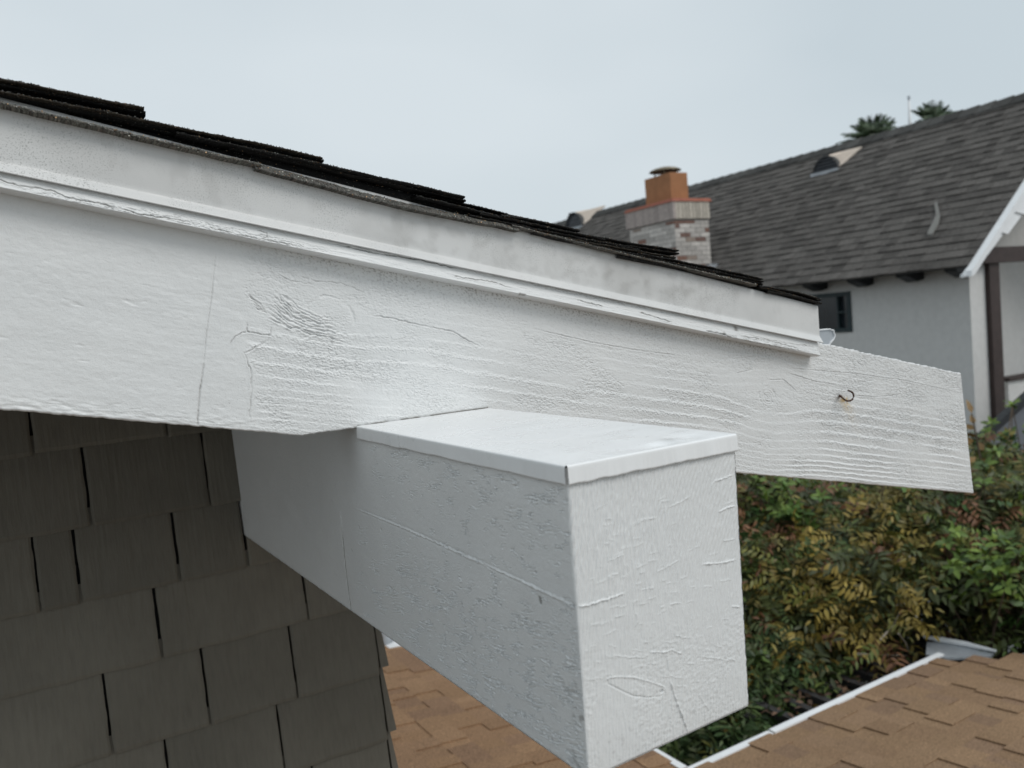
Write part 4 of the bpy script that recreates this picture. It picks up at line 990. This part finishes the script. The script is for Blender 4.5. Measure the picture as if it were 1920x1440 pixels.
# antenna and palms beyond the ridge
def back_things():
    p = CAMP+ray(1706, 236)*19; t = CAMP+ray(1706, 181)*19
    an = thing('antenna_pole', 'thin pale antenna pole standing up behind the grey roof ridge between two palm crowns', 'antenna', (p[0], p[1], -5.2))
    mb = MB(); mb.tube([(p[0], p[1], -5.2), (p[0], p[1], p[2]), (p[0], p[1], t[2]-.08)], [.05, .035, .022], 8); mb.build('mast', M['white_trim'], an, True)
    mb = MB(); mb.tube([(p[0], p[1], t[2]-.08), (p[0], p[1], t[2])], .03, 8); mb.build('tip', M['galv'], an)
    for (px, py, dist, R0, lab, sd) in ((1636, 267, 26, 1.0, 'round green palm crown rising just behind the roof ridge left of the antenna pole', 1), (1752, 238, 28, 1.0, 'green palm crown with spread fronds behind the roof ridge right of the antenna pole', 2)):
        c = CAMP+ray(px, py)*dist; tr = thing('palm_tree', lab, 'palm tree', (c[0], c[1], -5.2), 'palms behind the roof ridge')
        mb = MB(); mb.tube([(c[0], c[1], -5.2), (c[0]+.1, c[1], -2), (c[0], c[1], c[2]-.25)], [.22, .17, .14], 10); mb.build('trunk', M['bark'], tr, True)
        V = []; Fc = []; C = []; rg = np.random.default_rng(sd)
        for i in range(85):
            az = rg.uniform(0, 2*math.pi); el = rg.uniform(.0, 1.5); L_ = R0*rg.uniform(.75, 1.1); d = np.array([math.cos(az)*math.cos(el), math.sin(az)*math.cos(el), math.sin(el)])
            side = np.cross(d, [0, 0, 1.]); side /= np.linalg.norm(side)
            g_ = rg.uniform(.7, 1.25); col = (.075*g_, .115*g_, .055*g_)
            for k in range(26):
                s_ = .15+.85*k/25; base = c+d*L_*s_+np.array([0, 0, -.22*L_*s_**2.4]); ll = .24*R0*math.sin(math.pi*min(1, s_*.85+.12))+.05
                for sg in (-1, 1):
                    dr = side*sg*.75+d*.65+np.array([0, 0, -.3])*rg.uniform(0, 1.5); dr /= np.linalg.norm(dr); wv = np.cross(dr, d); wv /= np.linalg.norm(wv)+1e-9
                    b = len(V); V += [base-wv*.018, base+wv*.018, base+dr*ll]; Fc.append((b, b+1, b+2)); C += [col]*3
        mk('crown', np.array(V), np.array(Fc), M['leaf'], tr, {'tint': np.array(C)})
back_things()

# ================================================================== planting between the roofs
def zone_ok(x, y):
    return ((y > EY+.10) & (x > EX+.08)) | ((x > B_[0]+.18) & (y > -2.2))
def project(P):
    d = (P-CAMP) @ CM.T; return 960+F*d[:, 0]/d[:, 2], 720-F*d[:, 1]/d[:, 2], d[:, 2]
def surf(x, y):
    Dd = x*.80+y*.55
    return -2.62+1.27*sstep(2.75, 5.6, Dd)+.22*fbm(x*1.1, y*1.1, 3, 900)
def leaflets(P0, D0, N0, Lg, Wd, cols, rg, fold=.25):
    """lance shaped folded leaflets: P0 base, D0 direction, N0 normal"""
    n = len(P0); S = np.cross(D0, N0); S /= np.linalg.norm(S, axis=1)[:, None]+1e-9
    Lg = Lg[:, None]; Wd = Wd[:, None]
    pts = [P0, P0+D0*Lg*.35+S*Wd+N0*Wd*fold, P0+D0*Lg*.72+S*Wd*.7+N0*Wd*fold*.5-N0*Lg*.04, P0+D0*Lg-N0*Lg*.12,
           P0+D0*Lg*.72-S*Wd*.7+N0*Wd*fold*.5-N0*Lg*.04, P0+D0*Lg*.35-S*Wd+N0*Wd*fold, P0+D0*Lg*.38, P0+D0*Lg*.73-N0*Lg*.04]
    V = np.stack(pts, 1); b = np.arange(n)[:, None, None]*8
    f = np.array([(0, 1, 6), (1, 2, 7), (1, 7, 6), (2, 3, 7), (0, 6, 5), (6, 7, 5), (7, 4, 5), (7, 3, 4)])
    return V.reshape(-1, 3), (b+f[None]).reshape(-1, 3), np.repeat(cols, 8, 0)
def unit(v): return v/(np.linalg.norm(v, axis=1)[:, None]+1e-9)
def sample_pts(n, rg, pred, depth, xr=(2.1, 9.), yr=(-1.2, 7.)):
    out = []
    while sum(map(len, out)) < n:
        x = rg.uniform(*xr, 40000); y = rg.uniform(*yr, 40000); z = surf(x, y)-rg.exponential(depth, 40000)*1.0+.05
        P = np.stack([x, y, z], -1); px, py, dd = project(P)
        k = zone_ok(x, y) & ~((x > 3.9) & (x < 4.55) & (y > 1.2) & (y < 2.12)) & (px > 1150) & (px < 2250) & (py > 700) & (py < 1620) & (dd > 2.6) & (dd < 7.3) & pred(P, px, py, dd)
        k &= rg.uniform(0, 1, 40000) < np.clip((4.2/dd)**1.0, 0, 1)
        out.append(P[k])
    return np.vstack(out)[:n]
def patch(P, c, r): return np.exp(-(((P-np.array(c))**2).sum(1))/r**2)
def wpt(px, py):
    for t in np.linspace(2.8, 9, 300):
        p = CAMP+ray(px, py)*t
        if zone_ok(p[0], p[1]) and p[2] < surf(np.array([p[0]]), np.array([p[1]]))[0]: return p
    return CAMP+ray(px, py)*5.5
cG = wpt(1870, 1130); cG2 = wpt(1450, 960); cG3 = wpt(1890, 900); cY = wpt(1630, 1110); cY2 = wpt(1560, 1180); cR = wpt(1440, 915); cR2 = wpt(1840, 985); cD = wpt(1330, 1340); cY3 = wpt(1700, 900)
def compound(n, rg, pred, depth, colf, Lr=(.22, .34), pairs=6, ll=(.068, .10), droop=.35, wfac=.17, face=.75):
    P = sample_pts(n, rg, pred, depth); toC = unit(np.tile(CAMP, (n, 1))-P)
    az = unit(rg.normal(0, 1, (n, 3))*np.array([1, 1, .5])); D = unit(az*.9+toC*face*.6+np.array([0, 0, .05])); Nn = unit(toC*.4+np.array([0, 0, .9])+rg.normal(0, .35, (n, 3)))
    Nn = unit(Nn-(Nn*D).sum(1)[:, None]*D); S = np.cross(D, Nn); Ls = rg.uniform(*Lr, n); base = colf(P, rg)
    Vs = []; Fs = []; Cs = []; off = 0
    for k in range(2*pairs+1):
        s = (.12+.82*(k//2)/pairs) if k < 2*pairs else .96; sg = (1 if k % 2 else -1) if k < 2*pairs else 0
        dz = -droop*Ls*s**2; pos = P+D*(Ls*s)[:, None]; pos[:, 2] += dz
        d = unit(D*(.45 if sg else 1.)+S*sg*.85+rg.normal(0, .13, (n, 3))+np.array([0, 0, -.18-.3*s]))
        l = rg.uniform(*ll, n)*(1-.35*abs(s-.5)); nn = unit(Nn+rg.normal(0, .28, (n, 3))); nn = unit(nn-(nn*d).sum(1)[:, None]*d)
        c = base*rg.uniform(.82, 1.2, (n, 1)); V, f, C = leaflets(pos, d, nn, l, l*wfac, c, rg)
        Vs.append(V); Fs.append(f+off); Cs.append(C); off += len(V)
    return np.vstack(Vs), np.vstack(Fs), np.vstack(Cs), P
def stems(P, rg, k, name, parent, root):
    mb = MB()
    for p in P[rg.integers(0, len(P), k)]:
        q = np.array(root)+rg.normal(0, .25, 3)*np.array([1, 1, 0]); m_ = (p+q)/2+rg.normal(0, .18, 3)
        mb.tube([q, m_, p+np.array([0, 0, -.03])], [.02, .011, .004], 5)
    mb.build(name, M['bark'], parent)
def planting():
    rg = np.random.default_rng(21)
    al = np.array
    def col_v(P, rg):
        n = len(P); r = rg.uniform(0, 1, n); c = np.tile(al([.080, .088, .024]), (n, 1)).astype(float)
        f = fbm(P[:, 0]*2.0, P[:, 1]*2+P[:, 2]*2, 3, 910)
        c = np.where((r < .35)[:, None], al([.115, .105, .034]), c); c = np.where((r > .72)[:, None], al([.045, .068, .020]), c)
        c = np.where((f < -.12)[:, None], c*al([.55, .85, .8]), c)
        c = c*al([1.12, 1.08, .95])*(1+.25*rg.normal(0, 1, (n, 1)).clip(-1.5, 1.5)); yy = .15+.7*patch(P, cY, .62)+.9*patch(P, cY2, .5)+.6*patch(P, cY3, .35); k = rg.uniform(0, 1, n) < yy*.5; c = np.where(k[:, None], al([.155, .122, .028])*rg.uniform(.7, 1.25, (n, 1)), c)
        k = rg.uniform(0, 1, n) < .08+.25*patch(P, cR, .55)+.3*patch(P, cR2, .3); c = np.where(k[:, None], al([.13, .065, .035]), c)
        k = rg.uniform(0, 1, n) < patch(P, cD, .7); c = np.where(k[:, None], al([.045, .070, .022]), c)
        return c*rg.uniform(.95, 1.55, (n, 1))*al([1.06, 1., .9])
    notlat = lambda P, px, py, dd: ~((px > 1555) & (py > 1205) & (P[:, 1] < 2.7) & (P[:, 0] < 4.6) & (py > 1500-.17*px))
    V, f, C, P = compound(4300, rg, notlat, .16, col_v, Lr=(.17, .32), ll=(.050, .088))
    root = (4.4, 3.3, -5.2)
    t = thing('wisteria_vine', 'olive and golden leaved climbing vine massed between the brown roof and the grey stucco house', 'vine', root)
    mk('foliage', V, f, M['leaf'], t, {'tint': C}); stems(P, rg, 130, 'stem', t, (4.4, 3.3, -3.6))
    # inner leaves of the same kind, colour darkened for the shade inside
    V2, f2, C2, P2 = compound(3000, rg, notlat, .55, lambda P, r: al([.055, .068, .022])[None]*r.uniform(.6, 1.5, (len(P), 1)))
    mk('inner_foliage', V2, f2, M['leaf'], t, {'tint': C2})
    # bright broad-leaved shrub at the right, in tufts
    def tufts(cens, n, rad, colr, name, label, lf=(.06, .10), wf=.24, k=9, loc_=None):
        t = thing(name, label, 'shrub', loc_); Vs, Fs, Cs, off = [], [], [], 0; PP = []
        for (c, w_) in cens:
            m_ = int(n*w_); P = c+rg.normal(0, 1, (m_, 3))*rad*al([1, 1, .9]); PP.append(P); up = unit(al([0, 0, .8])+unit(CAMP-P)*.5+rg.normal(0, .35, (m_, 3)))
            for j in range(k):
                a = 2*math.pi*j/k*1.6; e1 = unit(np.cross(up, al([.3, .8, .2]))); e2 = np.cross(up, e1)
                sp = .95 if j < k-3 else .4
                d = unit(up*(1.05-sp*.65)+(e1*math.cos(a)+e2*math.sin(a))*sp+rg.normal(0, .12, (m_, 3))); nn = unit(up-(up*d).sum(1)[:, None]*d)
                l = rg.uniform(*lf, m_); cc = colr[rg.integers(0, len(colr), m_)]*rg.uniform(.8, 1.25, (m_, 1))
                V, f, C = leaflets(P+d*.008-up*.012*j, d, nn, l, l*wf, cc, rg, .3); Vs.append(V); Fs.append(f+off); Cs.append(C); off += len(V)
        mk('foliage', np.vstack(Vs), np.vstack(Fs), M['leaf'], t, {'tint': np.vstack(Cs)}); PP = np.vstack(PP); stems(PP, rg, min(60, len(PP)), 'stem', t, tuple(al(loc_)+al([0, 0, 1.6])))
    lift = lambda c, z=.1: al(c)+al([0, 0, z])-ray(1500, 1000)*0.05
    br = al([(.11, .17, .028), (.08, .135, .022), (.15, .22, .035), (.05, .09, .02)])
    tufts([(lift(cG)+al([.1, .1, .05]), 1.), (lift(wpt(1850, 1040)), .25), (lift(wpt(1885, 835)), .4), (lift(wpt(1912, 880)), .25), (lift(wpt(1850, 930)), .15)], 30, .11, br, 'leafy_shrub', 'bright green broad-leaved shrub at the right edge beside the olive vine', loc_=(5.7, 2.7, -5.2), lf=(.05, .085))
    tufts([(lift(cG2), 1.), (lift(wpt(1500, 985)), .7), (lift(wpt(1700, 930)), .3), (lift(wpt(1530, 930)), .3)], 16, .08, al([(.11, .17, .03), (.08, .15, .03)]), 'young_shrub', 'small light green shrub poking through the vine beside the beam end', loc_=(cG2[0]+.2, cG2[1]+.2, -5.2), lf=(.06, .09), wf=.2)
    # dark fern-like bush below the beam
    dk = lambda P, px, py, dd: (px < 1480) & (py > 1200)
    V, f, C, P = compound(420, rg, dk, .12, lambda P, r: al([.042, .075, .024])[None]*r.uniform(.7, 1.4, (len(P), 1)), Lr=(.2, .3), ll=(.06, .085))
    t = thing('dark_green_bush', 'dark green drooping bush in the gap beneath the beam end beside the white drip edge', 'bush', (2.9, 2.5, -5.2))
    mk('foliage', V, f, M['leaf'], t, {'tint': C}); stems(P, rg, 25, 'stem', t, (3.0, 2.6, -3.6))
    # upright sprig by the rafter tail end
    t = thing('bronze_seedling', 'thin sprig with a few bronze leaves beside the sawn end of the rafter tail', 'plant', tuple(CAMP+ray(1838, 860)*6.0))
    V, f, C = [], [], []; mb = MB(); pts = [CAMP+ray(1838, 860)*6.0, CAMP+ray(1830, 815)*6.0, CAMP+ray(1822, 775)*6.0]; mb.tube(pts, [.008, .006, .003], 5); mb.build('stem', M['bark'], t)
    q = al([pts[2], pts[1], pts[1]+.03, (pts[1]+pts[2])/2, pts[0], pts[0]+al([.05, 0, .05]), pts[0]-al([.05, 0, -.02]), pts[1]-al([.03, 0, .04])]); n = len(q)
    V, f, C = leaflets(q, unit(rg.normal(0, 1, (n, 3))*al([1, 1, .6])+al([0, 0, .5])), unit(unit(CAMP-q)+rg.normal(0, .3, (n, 3))), rg.uniform(.07, .11, n), rg.uniform(.018, .028, n), np.tile(al([.20, .12, .04]), (n, 1)), rg)
    [mk('leaf', V[i*8:i*8+8], f[i*8:i*8+8]-i*8, M['leaf'], t, {'tint': C[i*8:i*8+8]}) for i in range(n)]
    # dark lattice beneath the vine with dead leaves on it
    lat = thing('lattice_pergola', 'dark timber lattice with dead leaves beyond the white drip edge', 'pergola', (3.9, 2.4, -5.2))
    zL = ZE-.16
    for i in range(11):
        x = 3.05+i*.15; mb = MB(); mb.box((x, EY+.05, zL), (x+.045, EY+1.3, zL+.04)); mb.build('slat', M['slat'], lat)
    for i in range(4):
        y = EY+.10+i*.30; mb = MB(); mb.box((2.95, y, zL-.075), (4.75, y+.06, zL-.001)); mb.build('rail', M['slat'], lat)
    mb = MB(); mb.box((4.60, EY+1.2, -5.2), (4.7, EY+1.3, zL-.076)); mb.build('post', M['slat'], lat)
    n = 260; q = np.stack([rg.uniform(3.0, 4.7, n), rg.uniform(EY+.05, EY+.7, n), np.full(n, zL+.05)], -1)
    V, f, C = leaflets(q, unit(rg.normal(0, 1, (n, 3))*al([1, 1, .35])), unit(rg.normal(0, .35, (n, 3))+al([0, 0, 1])), rg.uniform(.04, .07, n), rg.uniform(.008, .014, n), al([.13, .075, .045])[None]*rg.uniform(.4, 1.3, (n, 1)), rg)
    o = mk('dead_leaves', V, f, M['leaf'], None, {'tint': C}, kind='stuff'); o['label'] = 'brown dead leaves scattered on the dark lattice by the drip edge'; o['category'] = 'dead leaves'
    # bare grey twigs above the corner of the roof
    tw = thing('bare_twigs', 'pale bare twigs crossing above the white corner flashing', 'twigs', tuple(wpt(1690, 1235)))
    mb = MB()
    for (a, b, c_) in (((1650, 1200), (1675, 1172), (1686, 1150)), ((1605, 1226), (1660, 1228), (1700, 1229)), ((1685, 1188), (1698, 1205), (1704, 1224))):
        mb.tube([CAMP+ray(*a)*4.9, CAMP+ray(*b)*5.0, CAMP+ray(*c_)*5.1], [.006, .005, .003], 5)
    mb.build('twig', M['twig'], tw)
planting()
